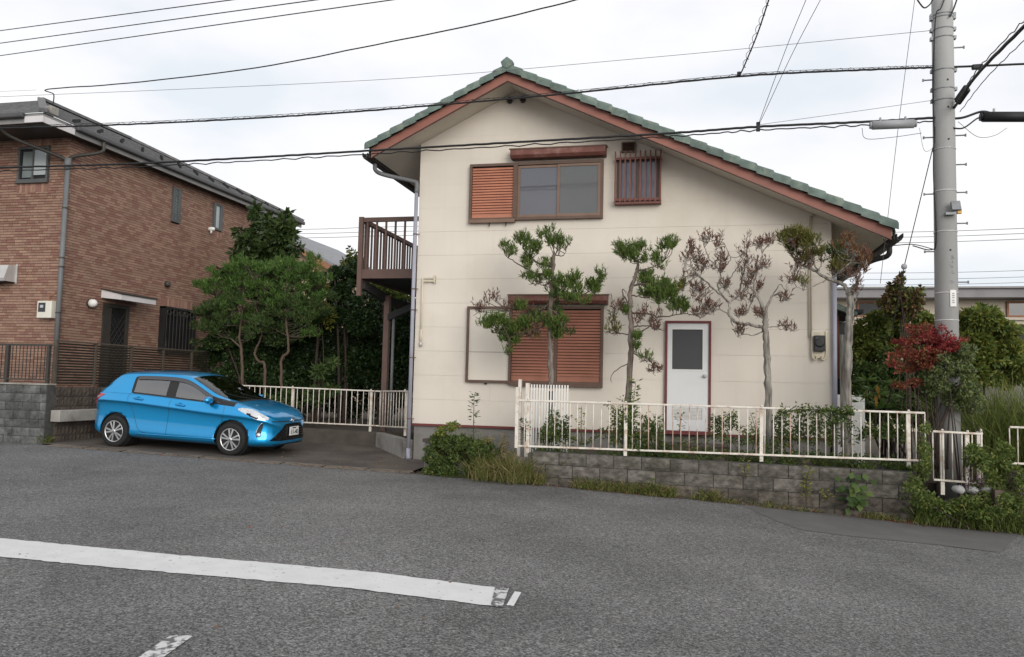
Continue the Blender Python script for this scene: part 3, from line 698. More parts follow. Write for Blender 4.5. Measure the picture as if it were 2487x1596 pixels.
# front window
a, b, z0, z1 = FO[0]
def win(par, x0, x1, z0, z1, y, sign=1, name='window'):
    m = MB(); fbox(m, x0, x1, z0, z1, .05, y - .06, y + .012); w_ = m.build(name, 'window_frame', par)
    return w_
fw = win(bh, a, b, z0, z1, BYF)
MB().box(a + .051, b - .051, BYF - .012, BYF + .011, z0 + .051, z1 - .051).build('window_back', 'dark', fw)
mid = (a + b) / 2
MB().box(mid - .02, mid + .02, BYF - .055, BYF - .013, z0 + .05, z1 - .05).build('meeting_stile', 'window_frame', fw)
MB().box(a + .12, mid - .021, BYF - .035, BYF - .014, z0 + .09, z1 - .1).build('pane', 'curtain2', fw)
MB().box(mid + .021, b - .06, BYF - .04, BYF - .014, z0 + .14, z1 - .07).build('pane', 'curtain', fw)
MB().box(a - .03, b + .01, BYF - .075, BYF - .03, z0 - .04, z0 - .001).build('sill', 'window_frame', fw)
# side windows
def swin(o, slats=False):
    y0, y1, z0, z1 = o; m = MB()
    m.box(BX - .01, BX + .05, y0, y1, z0, z0 + .06); m.box(BX - .01, BX + .05, y0, y1, z1 - .05, z1); m.box(BX - .01, BX + .05, y0, y0 + .1, z0 + .06, z1 - .05); m.box(BX - .01, BX + .05, y1 - .12, y1, z0 + .06, z1 - .05)
    s_ = m.build('window', 'window_frame', bh); MB().box(BX - .01, BX + .012, y0 + .1, y1 - .12, z0 + .06, z1 - .05).build('pane', 'curtain', s_)
    if slats:
        n = 10
        for i in range(n):
            zz = z0 + .07 + i * (z1 - z0 - .13) / n
            MB().prism([(BX + .04, zz), (BX + .013, zz + .05), (BX + .016, zz + .058), (BX + .045, zz + .008)], y0 + .11, y1 - .13).build('jalousie_slat', 'curtain2', s_)
    return s_
swin(w1, True); swin(w2)
# side door with hood, lamp
y0, y1, z0, z1 = dr
m = MB(); m.box(BX - .01, BX + .03, y0, y0 + .09, z0, z1); m.box(BX - .01, BX + .03, y1 - .09, y1, z0, z1); m.box(BX - .01, BX + .03, y0 + .09, y1 - .09, z1 - .09, z1)
dd = m.build('door', 'bronze', bh)
MB().box(BX - .01, BX + .004, y0 + .09, y1 - .09, z0, z1 - .09).build('door_leaf', 'glass_dark', dd)
MB().box(BX + .005, BX + .022, y0 + .1, y0 + .28, z0, z1 - .1).build('door_stile', 'bronze', dd)
g = MB(); yy0, yy1 = y0 + .29, y1 - .1
for i in range(-7, 12):
    for s in (1, -1):
        zz = 1.6 + i * .18; aa = Vector((BX + .012, yy0, zz)); bb_ = Vector((BX + .012, yy1, zz + s * .62)); 
        if min(aa.z, bb_.z) > z0 and max(aa.z, bb_.z) < z1 - .1: g.bar(aa, bb_, .008, .01, up=(1, 0, 0))
stuff(g.build('lattice', 'bronze', dd))
MB().tube([(BX + .03, y0 + .19, 1.95), (BX + .07, y0 + .19, 1.95), (BX + .07, y0 + .26, 1.95)], .012, 6).build('door_handle', 'galv', dd)
h0, h1 = onX(230, 690)[0] + .1, onX(342, 712)[0] - .35
hz = onX(285, 700)[1]
hd = MB().prism([(BX, hz - .05), (BX + .55, hz - .10), (BX + .55, hz + .02), (BX, hz + .14)], h0, h1).build('door_hood', 'fascia_white', bh)
MB().prism([(BX, hz + .142), (BX + .57, hz + .022), (BX + .57, hz + .05), (BX, hz + .17)], h0 - .03, h1 + .03).build('hood_cap', 'bronze', hd)
ly, lz = onX(209, 711)
MB().lathe([(.0, .16), (.06, .15), (.09, .1), (.095, .03), (.07, 0)], (BX + .03, ly, lz), 'x', 18).build('wall_lamp_globe', 'off_white', bh, True)
MB().lathe([(.085, .0), (.1, .01), (.1, .045)], (BX, ly, lz), 'x', 18).build('wall_lamp_base', 'bronze', bh, True)
# grilled window
y0, y1, z0, z1 = gw
m = MB(); m.box(BX - .01, BX + .16, y0, y1, z0 - .04, z0 + .03); m.box(BX - .01, BX + .16, y0, y1, z1 - .05, z1); m.box(BX - .01, BX + .16, y0, y0 + .04, z0, z1); m.box(BX - .01, BX + .16, y1 - .04, y1, z0, z1)
gr = m.build('grille_window', 'dark', bh); MB().box(BX - .01, BX + .01, y0 + .04, y1 - .04, z0 + .03, z1 - .05).build('pane', 'glass_dark', gr)
for i in range(9):
    yy = y0 + .1 + i * (y1 - y0 - .2) / 8; MB().box(BX + .135, BX + .15, yy - .01, yy + .01, z0 + .03, z1 - .05).build('grille_bar', 'bronze', gr)
for i in range(5):
    yy = y0 + .2 + i * (y1 - y0 - .4) / 4
    MB().tube([(BX + .155, yy + .09 * math.cos(t * .628), z1 - .14 + .07 * math.sin(t * .628)) for t in range(11)], .008, 5).build('grille_scroll', 'bronze', gr)
vy, vz = onX(390, 666)
MB().lathe([(0, .1), (.07, .08), (.09, .0)], (BX, vy, vz), 'x', 14).build('vent_cap', 'bronze', bh, True)
cy_, cz_ = onX(488, 537)
MB().lathe([(0, .2), (.05, .19), (.06, .05), (.03, 0)], (BX, cy_, cz_), 'x', 14).lathe([(.0, -.1), (.03, -.09), (.03, .02)], (BX + .1, cy_, cz_ - .03), 'z', 10).build('security_light', 'off_white', bh, True)
# extractor hood and power meter on the front
p = at(0, 625, BYF); q = at(37, 662, BYF)
MB().prismx([(BYF, q.z), (BYF - .3, q.z), (BYF - .32, q.z + .06), (BYF - .22, p.z), (BYF, p.z + .02)], q.x - .62, q.x).build('extractor_hood', 'galv', bh)
MB().box(q.x - .6, q.x - .02, BYF - .29, BYF - .02, q.z - .02, q.z - .002).build('extractor_mouth', 'dark', bh)
MB().box(q.x - .002, q.x + .035, BYF - .02, BYF - .007, q.z - .03, p.z + .05).build('extractor_flange', 'galv', bh)
p = at(101, 707, BYF); q = at(134, 747, BYF)
mt = MB().box(p.x, q.x - .02, BYF - .16, BYF - .007, q.z, p.z).build('meter_box', 'white_plastic', bh, bevel=.015)
MB().box(p.x + .04, p.x + .22, BYF - .166, BYF - .1605, p.z - .24, p.z - .04).build('meter_window', 'glass_dark', mt)
MB().box(p.x + .09, p.x + .17, BYF - .17, BYF - .1665, p.z - .15, p.z - .09).build('meter_dial', 'curtain', mt)
MB().tube(spline([(p.x + .2, BYF - .08, p.z), (p.x + .22, BYF - .06, p.z + .12), (p.x + .38, BYF - .04, p.z + .2)], 5), .012, 6).build('meter_cable', 'far_trim', mt)
# hip roof with slate courses
EX, EY0, EY1, EZ, SP, DR = -13.16, 13.5, 24.75, 6.98, .48, 3.9
EXL = -24.0
n = 16; step = DR / n
for side in 'fsb':
    m = MB()
    for i in range(n):
        d0, d1 = i * step, (i + 1) * step + .02; za, zb = EZ + SP * d0 + .022, EZ + SP * d1 + .004
        if side == 's': c = [(EX - d0, EY0 + d0, za), (EX - d0, EY1 - d0, za), (EX - d1, EY1 - d1, zb), (EX - d1, EY0 + d1, zb)]
        elif side == 'f': c = [(EXL, EY0 + d0, za), (EX - d0, EY0 + d0, za), (EX - d1, EY0 + d1, zb), (EXL, EY0 + d1, zb)]
        else: c = [(EX - d0, EY1 - d0, za), (EXL, EY1 - d0, za), (EXL, EY1 - d1, zb), (EX - d1, EY1 - d1, zb)]
        lo = [(x, y, zz - .024) for x, y, zz in c]
        m.add(c + lo, [(0, 1, 2, 3), (0, 4, 5, 1), (1, 5, 6, 2), (3, 7, 4, 0)])
    ro = m.build('roof', 'slate', bh)
    if side == 's':
        for i in range(26):
            yy = EY0 + 1.0 + i * .38
            for dd_ in ((.5, 1.1) if i % 2 else (.8, 1.4)):
                if yy > EY0 + dd_ and yy < EY1 - dd_: MB().box(EX - dd_ - .03, EX - dd_ + .03, yy - .02, yy + .02, EZ + SP * dd_ + .02, EZ + SP * dd_ + .09).build('snow_guard', 'dark', ro)
for a, b in (((EX, EY0, EZ + .05), (EX - DR, EY0 + DR, EZ + SP * DR + .05)), ((EX, EY1, EZ + .05), (EX - DR, EY1 - DR, EZ + SP * DR + .05)), ((EX - DR, EY0 + DR, EZ + SP * DR + .05), (EX - DR, EY1 - DR, EZ + SP * DR + .05))):
    MB().bar(a, b, .16, .07).build('ridge_cap', 'slate', bh)
MB().box(EXL, EX - .06, EY0 + .06, EY1 - .06, EZ - .16, EZ - .12).build('soffit', 'bronze', bh)
MB().box(EX - .06, EX - .03, EY0 + .06, EY1 - .06, EZ - .20, EZ + .0).build('fascia', 'fascia_grey', bh)
MB().box(EXL, EX - .03, EY0 + .03, EY0 + .059, EZ - .20, EZ + .0).build('fascia', 'fascia_grey', bh)
MB().box(EX - .028, EX + .08, EY0 + .9, EY1, EZ - .10, EZ + .015).build('gutter', 'gutter_grey', bh, bevel=.03)
MB().box(EXL, EX - .45, EY0 - .08, EY0 + .028, EZ - .10, EZ + .015).build('gutter', 'gutter_grey', bh, bevel=.03)
MB().box(EX - .44, EX + .01, EY0 - .01, EY0 + .028, EZ - .205, EZ - .075).build('fascia_end', 'fascia_white', bh)
MB().box(EX - .029, EX - .0, EY0 + .03, EY0 + .88, EZ - .205, EZ - .075).build('fascia_end', 'fascia_white', bh)
MB().box(EX - .3, EX - .1, EY0 + .3, EY0 + .52, EZ + .08, EZ + .26).build('roof_junction_box', 'concrete', bh, bevel=.02)
# downpipe at the corner with two branches
px = BX + .05; py_ = BYF - .1
MB().tube([(px, py_, 6.1), (px, py_, 1.42)], .052).build('downpipe', 'pipe_grey', bh, True)
MB().tube([(px, py_, 6.08), (px, py_, 6.32)], .07).build('pipe_hopper', 'pipe_grey', bh, True)
MB().tube(spline([(px, py_, 6.2), (px + .02, py_ + .1, 6.38), (EX + .03, BYF + .5, 6.62), (EX + .03, BYF + .55, 6.86)], 5), .04).build('pipe_branch', 'bronze', bh, True)
MB().tube(spline([(px, py_, 6.2), (px - .15, py_ - .02, 6.34), (EX - 1.1, EY0 + .3, 6.62), (EX - 1.15, EY0, 6.86)], 5), .04).build('pipe_branch', 'bronze', bh, True)
for zz in (5.2, 4.1, 3.9, 2.9): MB().tube([(px, py_, zz), (px, py_, zz + .03)], .06).build('pipe_clip', 'bronze', bh)

# ------------------------------------------------------------------ raised plots behind the walls
struct(MB().box(-40, -12.42, 13.3, 60, -.5, .62).build('raised_yard', 'soil'))
struct(MB().box(-12.28, HX0 - .15, 16.42, 60, -.5, .5).build('garden_bed', 'soil'))
struct(MB().box(-2.35, HX1 + .04, 12.26, YF + .03, -.6, .5).build('front_garden', 'soil'))
struct(MB().box(HX1 + .05, 60, 12.9, 60, -2.4, .3).build('side_garden', 'soil'))
# ------------------------------------------------------------------ block walls
def block_mesh(w, h, d, m, rough=.012, ribs=False):
    mb = MB(); nx, nz = 9, 5; P = []
    for j in range(nz):
        P.append([(w * i / (nx - 1), (0 if i in (0, nx - 1) or j in (0, nz - 1) else -abs(RNG.normal()) * rough - (.006 if not ribs else (.008 if i % 2 else 0))), h * j / (nz - 1)) for i in range(nx)])
    mb.grid(P)
    mb.add([(0, 0, 0), (w, 0, 0), (w, 0, h), (0, 0, h), (0, d, 0), (w, d, 0), (w, d, h), (0, d, h)], [(3, 2, 6, 7), (0, 4, 5, 1), (1, 5, 6, 2), (4, 0, 3, 7)])
    return mb.mesh('block', m)
def wall_blocks(par, x0, x1, y, ztop_fn, courses, bw, bh_, m, rough=.012, ribs=False, rotz=0, org=None, seed=1):
    rg = random.Random(seed); ms = [block_mesh(bw - .012, bh_ - .01, .1, m if not isinstance(m, list) else m[k % len(m)], rough, ribs) for k in range(4)]
    inv = wmat(par).inverted()
    for c in range(courses):
        x = x0 - (bw / 2 if c % 2 else 0)
        while x < x1 - .02:
            a, b = max(x, x0), min(x + bw, x1)
            if b - a > .06:
                o = bpy.data.objects.new('block', rg.choice(ms if not isinstance(m, list) else (ms[0::2] if c < 2 else ms[1::2]))); COL.objects.link(o)
                zz = ztop_fn((a + b) / 2) - (c + 1) * bh_
                if rotz: o.rotation_euler = (0, 0, rotz); o.location = (org, a, zz)
                else: o.location = (a, y + rg.uniform(-.008, .004), zz)
                o.scale = ((b - a - .012) / (bw - .012), 1, 1); o.parent = par; o.matrix_parent_inverse = inv
            x += bw
YW = 12.1
bw_ = thing('block_wall', 'weathered grey split-face block wall under the long white railing', 'wall', (0, YW, 0))
zt = lambda X: .585 - .012 * (X + 2.4)
MB().prism([(-2.42, -.6), (2.98, -.6), (2.98, zt(2.98) - .004), (-2.42, zt(-2.42) - .004)], YW + .012, YW + .155).build('core', 'mortar', bw_)
wall_blocks(bw_, -2.42, 2.98, YW, zt, 5, .415, .19, ['block', 'block_dark'], .011)
bl = thing('block_wall', 'dark stained ribbed block wall below the brick house at the left edge', 'wall', (-14, 13.1, .2))
MB().box(-20, -12.26, 13.112, 13.3, -.3, 1.365).build('core', 'mortar', bl)
wall_blocks(bl, -18, -12.26, 13.1, lambda X: 1.37, 7, .4, .165, 'block_left', .006, True, seed=2)
MB().box(-20, -12.24, 13.08, 13.31, 1.371, 1.40).build('coping', 'concrete', bl)
br_ = thing('retaining_wall', 'brown ribbed block retaining wall behind the rear of the blue car', 'wall', (-12.2, 15.5, .2))
MB().box(-12.40, -12.25, 13.31, 18.5, -.3, 1.33).build('core', 'mortar', br_)
wall_blocks(br_, 13.32, 18.4, 0, lambda X: 1.34, 6, .4, .19, 'block_brown', .006, True, rotz=math.pi / 2, org=-12.238, seed=3)
led = MB().box(-12.236, -12.02, 13.2, 17.4, .66, .885).build('concrete_ledge', 'concrete', bevel=.012); tag(led, 'stained pale concrete ledge along the brown wall behind the car', 'ledge')
# low concrete wall behind the carport, paler return by the house
lowz = lambda X: slab_z(X, 16.2)
lw_ = MB().prism([(-12.2, 0), (-6.62, 0), (-6.62, .50), (-12.2, .56)], 16.2, 16.4).build('low_wall', 'concrete_dark'); tag(lw_, 'low dark damp concrete wall at the back of the carport', 'wall')
d_ = Vector((-5.24, 14.32, 0)) - Vector((-6.62, 16.2, 0))
rw = MB().bar((-6.60, 16.2, .24), (-5.30, 14.42, .24), .18, .52).build('return_wall', 'concrete'); tag(rw, 'short pale grey concrete wall meeting the left corner of the cream house', 'wall')
# broken gate post in the weeds
gp = thing('gate_post', 'short weathered grey gate post standing in weeds by the cream house', 'post', (-4.2, 12.95, .1))
p = at(1000, 1030, 12.95)
MB().box(p.x, p.x + .5, 12.85, 13.2, -.1, p.z - .04).build('shaft', 'foundation', gp); MB().box(p.x - .03, p.x + .53, 12.82, 13.23, p.z - .039, p.z + .02).build('cap', 'concrete_dark', gp)
MB().box(p.x + .6, -2.43, 12.6, 12.75, -.1, .42).build('wall_stub', 'foundation', gp)
# ------------------------------------------------------------------ railings
def railing(par, a, b, zt0, zt1, zb0, zb1, pitch, posts, m='white_metal', bar_r=.0085, rail=.036, rusty=(), foot=.1, skip=()):
    """tube railing from a to b (x,y); posts = fractions"""
    A0, A1 = Vector((*a, zt0)), Vector((*b, zt1)); B0, B1 = Vector((*a, zb0)), Vector((*b, zb1)); L = (A1 - A0).length
    MB().bar(A0, A1, rail * .9, rail * .8).build('top_rail', m, par, bevel=.006); MB().bar(B0, B1, rail * .9, rail * .8).build('bottom_rail', m, par, bevel=.006)
    n = int(L / pitch); inv = wmat(par).inverted()
    for i in range(n + 1):
        t = (i + .0) / n
        if i in skip: continue
        q0 = B0.lerp(B1, t); q1 = A0.lerp(A1, t); j = RNG.normal() * .004
        MB().tube([q0 + Vector((0, 0, rail * .35)), q1 + Vector((j, 0, -rail * .35))], bar_r, 6).build('bar', 'rust_metal' if i in rusty else m, par, True)
    for t in posts:
        q0 = B0.lerp(B1, t); q1 = A0.lerp(A1, t); d = (b[0] - a[0], b[1] - a[1]); nrm = Vector((-d[1], d[0], 0)).normalized() * .034
        MB().bar(q0 + nrm - Vector((0, 0, foot)), q1 + nrm + Vector((0, 0, .005)), .05, .045).build('post', m, par)
        MB().lathe([(0, .028), (.016, .02), (.02, 0)], q1 + Vector((0, 0, rail * .4)), 'z', 8).build('post_cap', m, par, True)
YFN = 12.17
ra = thing('white_railing', 'long rusty white tube railing on top of the grey block wall', 'railing', (0, YFN, .6))
p = at(1213, 938, YFN); q = at(2168, 968, YFN); p2 = at(1213, 1045, YFN); q2 = at(2168, 1080, YFN)
fx = lambda px: (at(px, 1000, YFN).x - p.x) / (q.x - p.x)
railing(ra, (p.x, YFN), (q.x, YFN), p.z, q.z, p2.z, q2.z, .1165, [fx(1237), fx(1466), fx(1785), fx(2130)], rusty=(17, 20, 21, 22, 23, 24, 26, 30, 34))
MB().bar((p.x, YFN, p2.z - .03), (p.x, YFN, p.z + .2), .05, .05).build('end_post', 'white_metal', ra)
# second, lower railing near the pole
rb = thing('white_railing', 'short white railing section in front of the utility pole base', 'railing', (3.6, 12.2, .2))
p = at(2186, 1011, 12.2); q = at(2300, 1017, 12.2); p2 = at(2186, 1124, 12.2); q2 = at(2300, 1133, 12.2)
railing(rb, (p.x, 12.2), (q.x, 12.2), p.z, q.z, p2.z, q2.z, .112, [.2, .72], foot=.2)
rc = thing('white_railing', 'overgrown white railing running back from the road beside the utility pole', 'railing', (4.0, 12.8, .2))
railing(rc, (q.x + .02, 12.25), (q.x + .42, 13.6), q.z, q.z + .02, q2.z, q2.z + .02, .12, [.35, .95], foot=.2)
rd = thing('white_railing', 'white railing cut by the right edge of the picture', 'railing', (4.6, 12.6, .4))
p = at(2366, 1001, 12.6); p2 = at(2375, 1086, 12.6)
railing(rd, (p.x, 12.6), (p.x + 4.4, 12.6), p.z, p.z, p2.z, p2.z, .1, [.07, .35, .65, .95], foot=.2)
# carport back railing: long run and the short oblique return
re = thing('white_railing', 'slim white railing behind the hood of the blue car', 'railing', (-8, 16.28, .6))
railing(re, (-10.6, 16.28), (-6.66, 16.28), 1.435, 1.38, .66, .635, .131, [.47, .945], foot=.14)
rf = thing('white_railing', 'short closely barred white railing beside the left corner of the cream house', 'railing', (-6, 15.2, .6))
railing(rf, (-6.62, 16.22), (-5.30, 14.36), 1.385, 1.42, .63, .735, .21, [.88], foot=.16)
# white slatted trellis leaning at the house
tr = thing('trellis', 'white slatted panel standing behind the first conifer', 'panel', (-2.6, 12.9, .5))
TY = 12.9; p = at(1238, 898, TY); q = at(1334, 902, TY)
MB().box(p.x - .035, p.x + .03, TY - .03, TY + .03, .42, p.z).build('post', 'white_metal', tr)
MB().box(p.x - .16, p.x - .11, TY - .03, TY + .03, .42, p.z + .06).build('post', 'white_metal', tr)
for zz in (.62, p.z - .12): MB().box(p.x + .031, q.x, TY + .005, TY + .02, zz, zz + .04).build('rail', 'white_metal', tr)
for i in range(14):
    x = p.x + .06 + i * (q.x - p.x - .08) / 13; MB().box(x - .011, x + .011, TY - .012, TY + .004, .5, p.z - .02).build('slat', 'off_white', tr)
# dark fences of the brick house
df = thing('bar_fence', 'dark bronze bar fence on top of the left block wall', 'fence', (-14, 13.2, 1.4))
zt_ = at(60, 806, 13.2).z
MB().box(-18, -12.3, 13.18, 13.22, zt_ - .04, zt_).build('top_rail', 'bronze', df); MB().box(-18, -12.3, 13.18, 13.22, 1.46, 1.49).build('bottom_rail', 'bronze', df)
for x in (-12.36, -13.32, -14.4, -15.5): MB().box(x - .03, x + .03, 13.17, 13.23, 1.40, zt_ + .0).build('post', 'bronze', df)
for i in range(40):
    x = -12.45 - i * .085; MB().box(x - .006, x + .006, 13.194, 13.206, 1.49, zt_ - .04).build('bar', 'bronze', df)
lf_ = thing('louvre_fence', 'dark brown horizontal louvre fence along the side of the brick house', 'fence', (-12.33, 16, 1.4))
for i in range(15):
    zz = 1.40 + i * .056; MB().prism([(-12.345, zz), (-12.31, zz + .032), (-12.306, zz + .028), (-12.341, zz - .004)], 13.36, 18.5).build('slat', 'bronze_fence', lf_)
for y in (13.34, 14.4, 15.5, 16.6, 17.7): MB().box(-12.36, -12.30, y - .025, y + .025, 1.36, 2.26).build('post', 'bronze_fence', lf_)
MB().box(-12.365, -12.295, 13.32, 18.5, 2.235, 2.265).build('top_rail', 'bronze_fence', lf_)
# stones and a timber stub at the right-hand railing
for i, x in enumerate((3.42, 3.58, 3.75)):
    pp_ = at(2248 + i * 32, 1148, 12.16)
    s_ = MB().lathe([(0, -.05), (.06, -.04), (.085, 0), (.06, .04), (0, .055)], (pp_.x, 12.17, pp_.z), 'z', 9).build('stone', 'stone_white', smooth=True)
    for v in s_.data.vertices: v.co += Vector(RNG.normal(size=3) * .008)
    tag(s_, ['leftmost', 'middle', 'rightmost'][i] + ' of three white stones in a row under the short white railing', 'stone', 'white stones under the railing')
p = at(2340, 1148, 12.0); ws = MB().box(p.x - .06, p.x + .06, 11.95, 12.07, -.4, p.z).build('timber_post', 'wood_post', bevel=.01); tag(ws, 'short brown timber post among plants at the right road edge', 'post')
lw2 = thing('block_wall', 'lower mossy block wall under the short railing by the pole', 'wall', (3.6, 12.1, 0))
MB().box(3.0, 10.2, 12.13, 12.3, -.9, .13).build('core', 'mortar', lw2)
wall_blocks(lw2, 3.0, 10.2, 12.12, lambda X: .14, 4, .415, .19, 'block_dark', .016, seed=5)
# ------------------------------------------------------------------ the blue hatchback (x forward, y left, z up, origin under the rear axle)
mat('car_paint', (.004, .31, .66), .34, .0, 1, 0, metal=.72, spec=.5, coat=1.)
mat('car_glass', (.008, .009, .01), .03, 0, 1, 0, ior=2.0)
mat('car_glass_side', (.10, .11, .12), .04, 0, 1, 0, ior=2.6)
def pane_mat(name, tint, refl):
    m = bpy.data.materials.new(name); m.use_nodes = True; n = m.node_tree.nodes; l = m.node_tree.links; n.remove(n['Principled BSDF'])
    t = n.new('ShaderNodeBsdfTransparent'); t.inputs[0].default_value = (*tint, 1); g = n.new('ShaderNodeBsdfGlossy'); g.inputs['Roughness'].default_value = .015
    fr = n.new('ShaderNodeFresnel'); fr.inputs[0].default_value = refl; mx = n.new('ShaderNodeMixShader')
    l.new(fr.outputs[0], mx.inputs[0]); l.new(t.outputs[0], mx.inputs[1]); l.new(g.outputs[0], mx.inputs[2]); l.new(mx.outputs[0], n['Material Output'].inputs[0]); MATS[name] = m
pane_mat('car_pane', (.62, .68, .66), 3.1); pane_mat('car_pane_dark', (.30, .32, .33), 3.1); pane_mat('car_screen', (.4, .43, .42), 1.8)
mat('car_black', (.012, .012, .013), .45, 0, 1, 0)
mat('car_gloss_black', (.008, .008, .009), .12, 0, 1, 0)
mat('tyre', (.012, .012, .012), .8, .2, 30., .2)
mat('alloy', (.55, .55, .56), .33, .05, 6., 0, metal=.7)
mat('chrome', (.75, .75, .76), .15, 0, 1, 0, metal=1.)
mat('lamp_clear', (.62, .63, .64), .08, .25, 18., 0, metal=.55, coat=1.)
mat('lamp_red', (.38, .012, .02), .1, 0, 1, 0, coat=1.)
mat('visor', (.05, .05, .054), .12, 0, 1, 0, ior=1.7)
mat('plate', (.72, .72, .72), .5, 0, 1, 0)
mat('plate_ink', (.02, .06, .03), .5, 0, 1, 0)
CX = np.array([-.63, -.615, -.57, -.48, -.3, -.06, .4, .9, 1.4, 1.9, 2.3, 2.6, 2.85, 3.05, 3.18, 3.26, 3.30, 3.315])
CW = np.array([.50, .58, .68, .755, .805, .83, .845, .8475, .8475, .845, .84, .83, .80, .745, .66, .55, .44, .36])
CT = np.array([.76, .83, .93, 1.06, 1.25, 1.445, 1.488, 1.50, 1.465, 1.25, 1.055, .98, .918, .848, .775, .71, .655, .61])
CB = np.array([.40, .34, .28, .24, .21, .20, .20, .19, .185, .18, .18, .18, .18, .185, .19, .20, .22, .26])
CB2 = np.array([.9, .92, .97, 1.01, 1.035, 1.04, 1.03, 1.005, .975, .945, .915, .89, .86, .80, .74, .68, .62, .57])   # belt
CC = np.array([.78, .80, .84, .87, .895, .895, .88, .85, .815, .78, .755, .74, .72, .68, .64, .59, .55, .50])      # crease
def hermite(xs, ys, x):
    d = np.gradient(ys, xs); i = int(np.clip(np.searchsorted(xs, x) - 1, 0, len(xs) - 2)); h = xs[i + 1] - xs[i]; t = (x - xs[i]) / h
    s = (ys[i + 1] - ys[i]) / h; d0 = np.clip(d[i], min(0, 3 * s), max(0, 3 * s)); d1 = np.clip(d[i + 1], min(0, 3 * s), max(0, 3 * s))
    return (2 * t**3 - 3 * t * t + 1) * ys[i] + (t**3 - 2 * t * t + t) * h * d0 + (-2 * t**3 + 3 * t * t) * ys[i + 1] + (t**3 - t * t) * h * d1
def section(x):
    w = hermite(CX, CW, x); zt = hermite(CX, CT, x); zb = hermite(CX, CB, x); zbel = min(hermite(CX, CB2, x), zt - .05); zc = min(hermite(CX, CC, x), zbel - .06)
    h = min(1, max(0, (zt - zbel - .06) / .22)); h = h * h * (3 - 2 * h)
    z6 = max(zbel + .015, zt - .125 * h - .03 * (1 - h)); y5 = w - .055 - .02 * h
    y6 = (1 - h) * w * .82 + h * (y5 - (z6 - zbel) * .40); y7 = (1 - h) * w * .62 + h * (y6 - .075); z7 = zt - .05 * h - .014 * (1 - h)
    y8 = (1 - h) * w * .33 + h * y7 * .55; z8 = zt - .012 * h - .004
    zm = (zb + zc) / 2
    return [(w - .11, zb), (w - .028, zb + .05), (w - .012, zb + .13), (w - .034, zm + .02), (w - .034, zc - .07), (w, zc), (y5 + .012, zbel - .012), (y5, zbel), ((y5 + y6) / 2 + .006, (zbel + z6) / 2), (y6, z6), (y7, z7), (y8, z8), (0, zt)]
def sec_smooth(x, k=5):
    p = [Vector((0, a, b)) for a, b in section(x)]; return [(q.y, q.z) for q in spline(p, k)]
xs_ = np.concatenate([np.linspace(-.63, -.45, 9)[:-1], np.linspace(-.45, 3.0, 90)[:-1], np.linspace(3.0, 3.315, 22)])
rows = []
for x in xs_:
    hs = sec_smooth(float(x)); ring = [(x, -a, b) for a, b in hs] + [(x, a, b) for a, b in hs[-2::-1]]; rows.append(ring)
bm_ = MB(); bm_.grid(rows); k = len(rows[0])
for i in range(len(rows) - 1): bm_.f.append((i * k, i * k + k - 1, (i + 1) * k + k - 1, (i + 1) * k)); bm_.m.append(0)
bm_.f.append(tuple(range(k))); bm_.m.append(0); bm_.f.append(tuple((len(rows) - 1) * k + j for j in range(k))[::-1]); bm_.m.append(0)
car_me = bm_.mesh('body', 'car_paint', True)
_b = bmesh.new(); _b.from_mesh(car_me); bmesh.ops.recalc_face_normals(_b, faces=_b.faces); BV = BVHTree.FromBMesh(_b); _b.to_mesh(car_me); _b.free()
car_me.materials.append(MATS['car_black'])
zA, zF = slab_z(-10.86, 13.35), slab_z(-8.35, 13.35)
car = thing('car', 'bright blue five-door hatchback parked in the carport', 'car', (-10.86, 14.12, slab_z(-10.86, 14.12) - .004))
car.rotation_euler = (math.atan(.02), math.atan((zA - zF) / 2.51), R(-.5))
def cl(name, data, parent=car):
    o = bpy.data.objects.new(name, data); COL.objects.link(o); o.parent = parent; return o
body = cl('body', car_me)
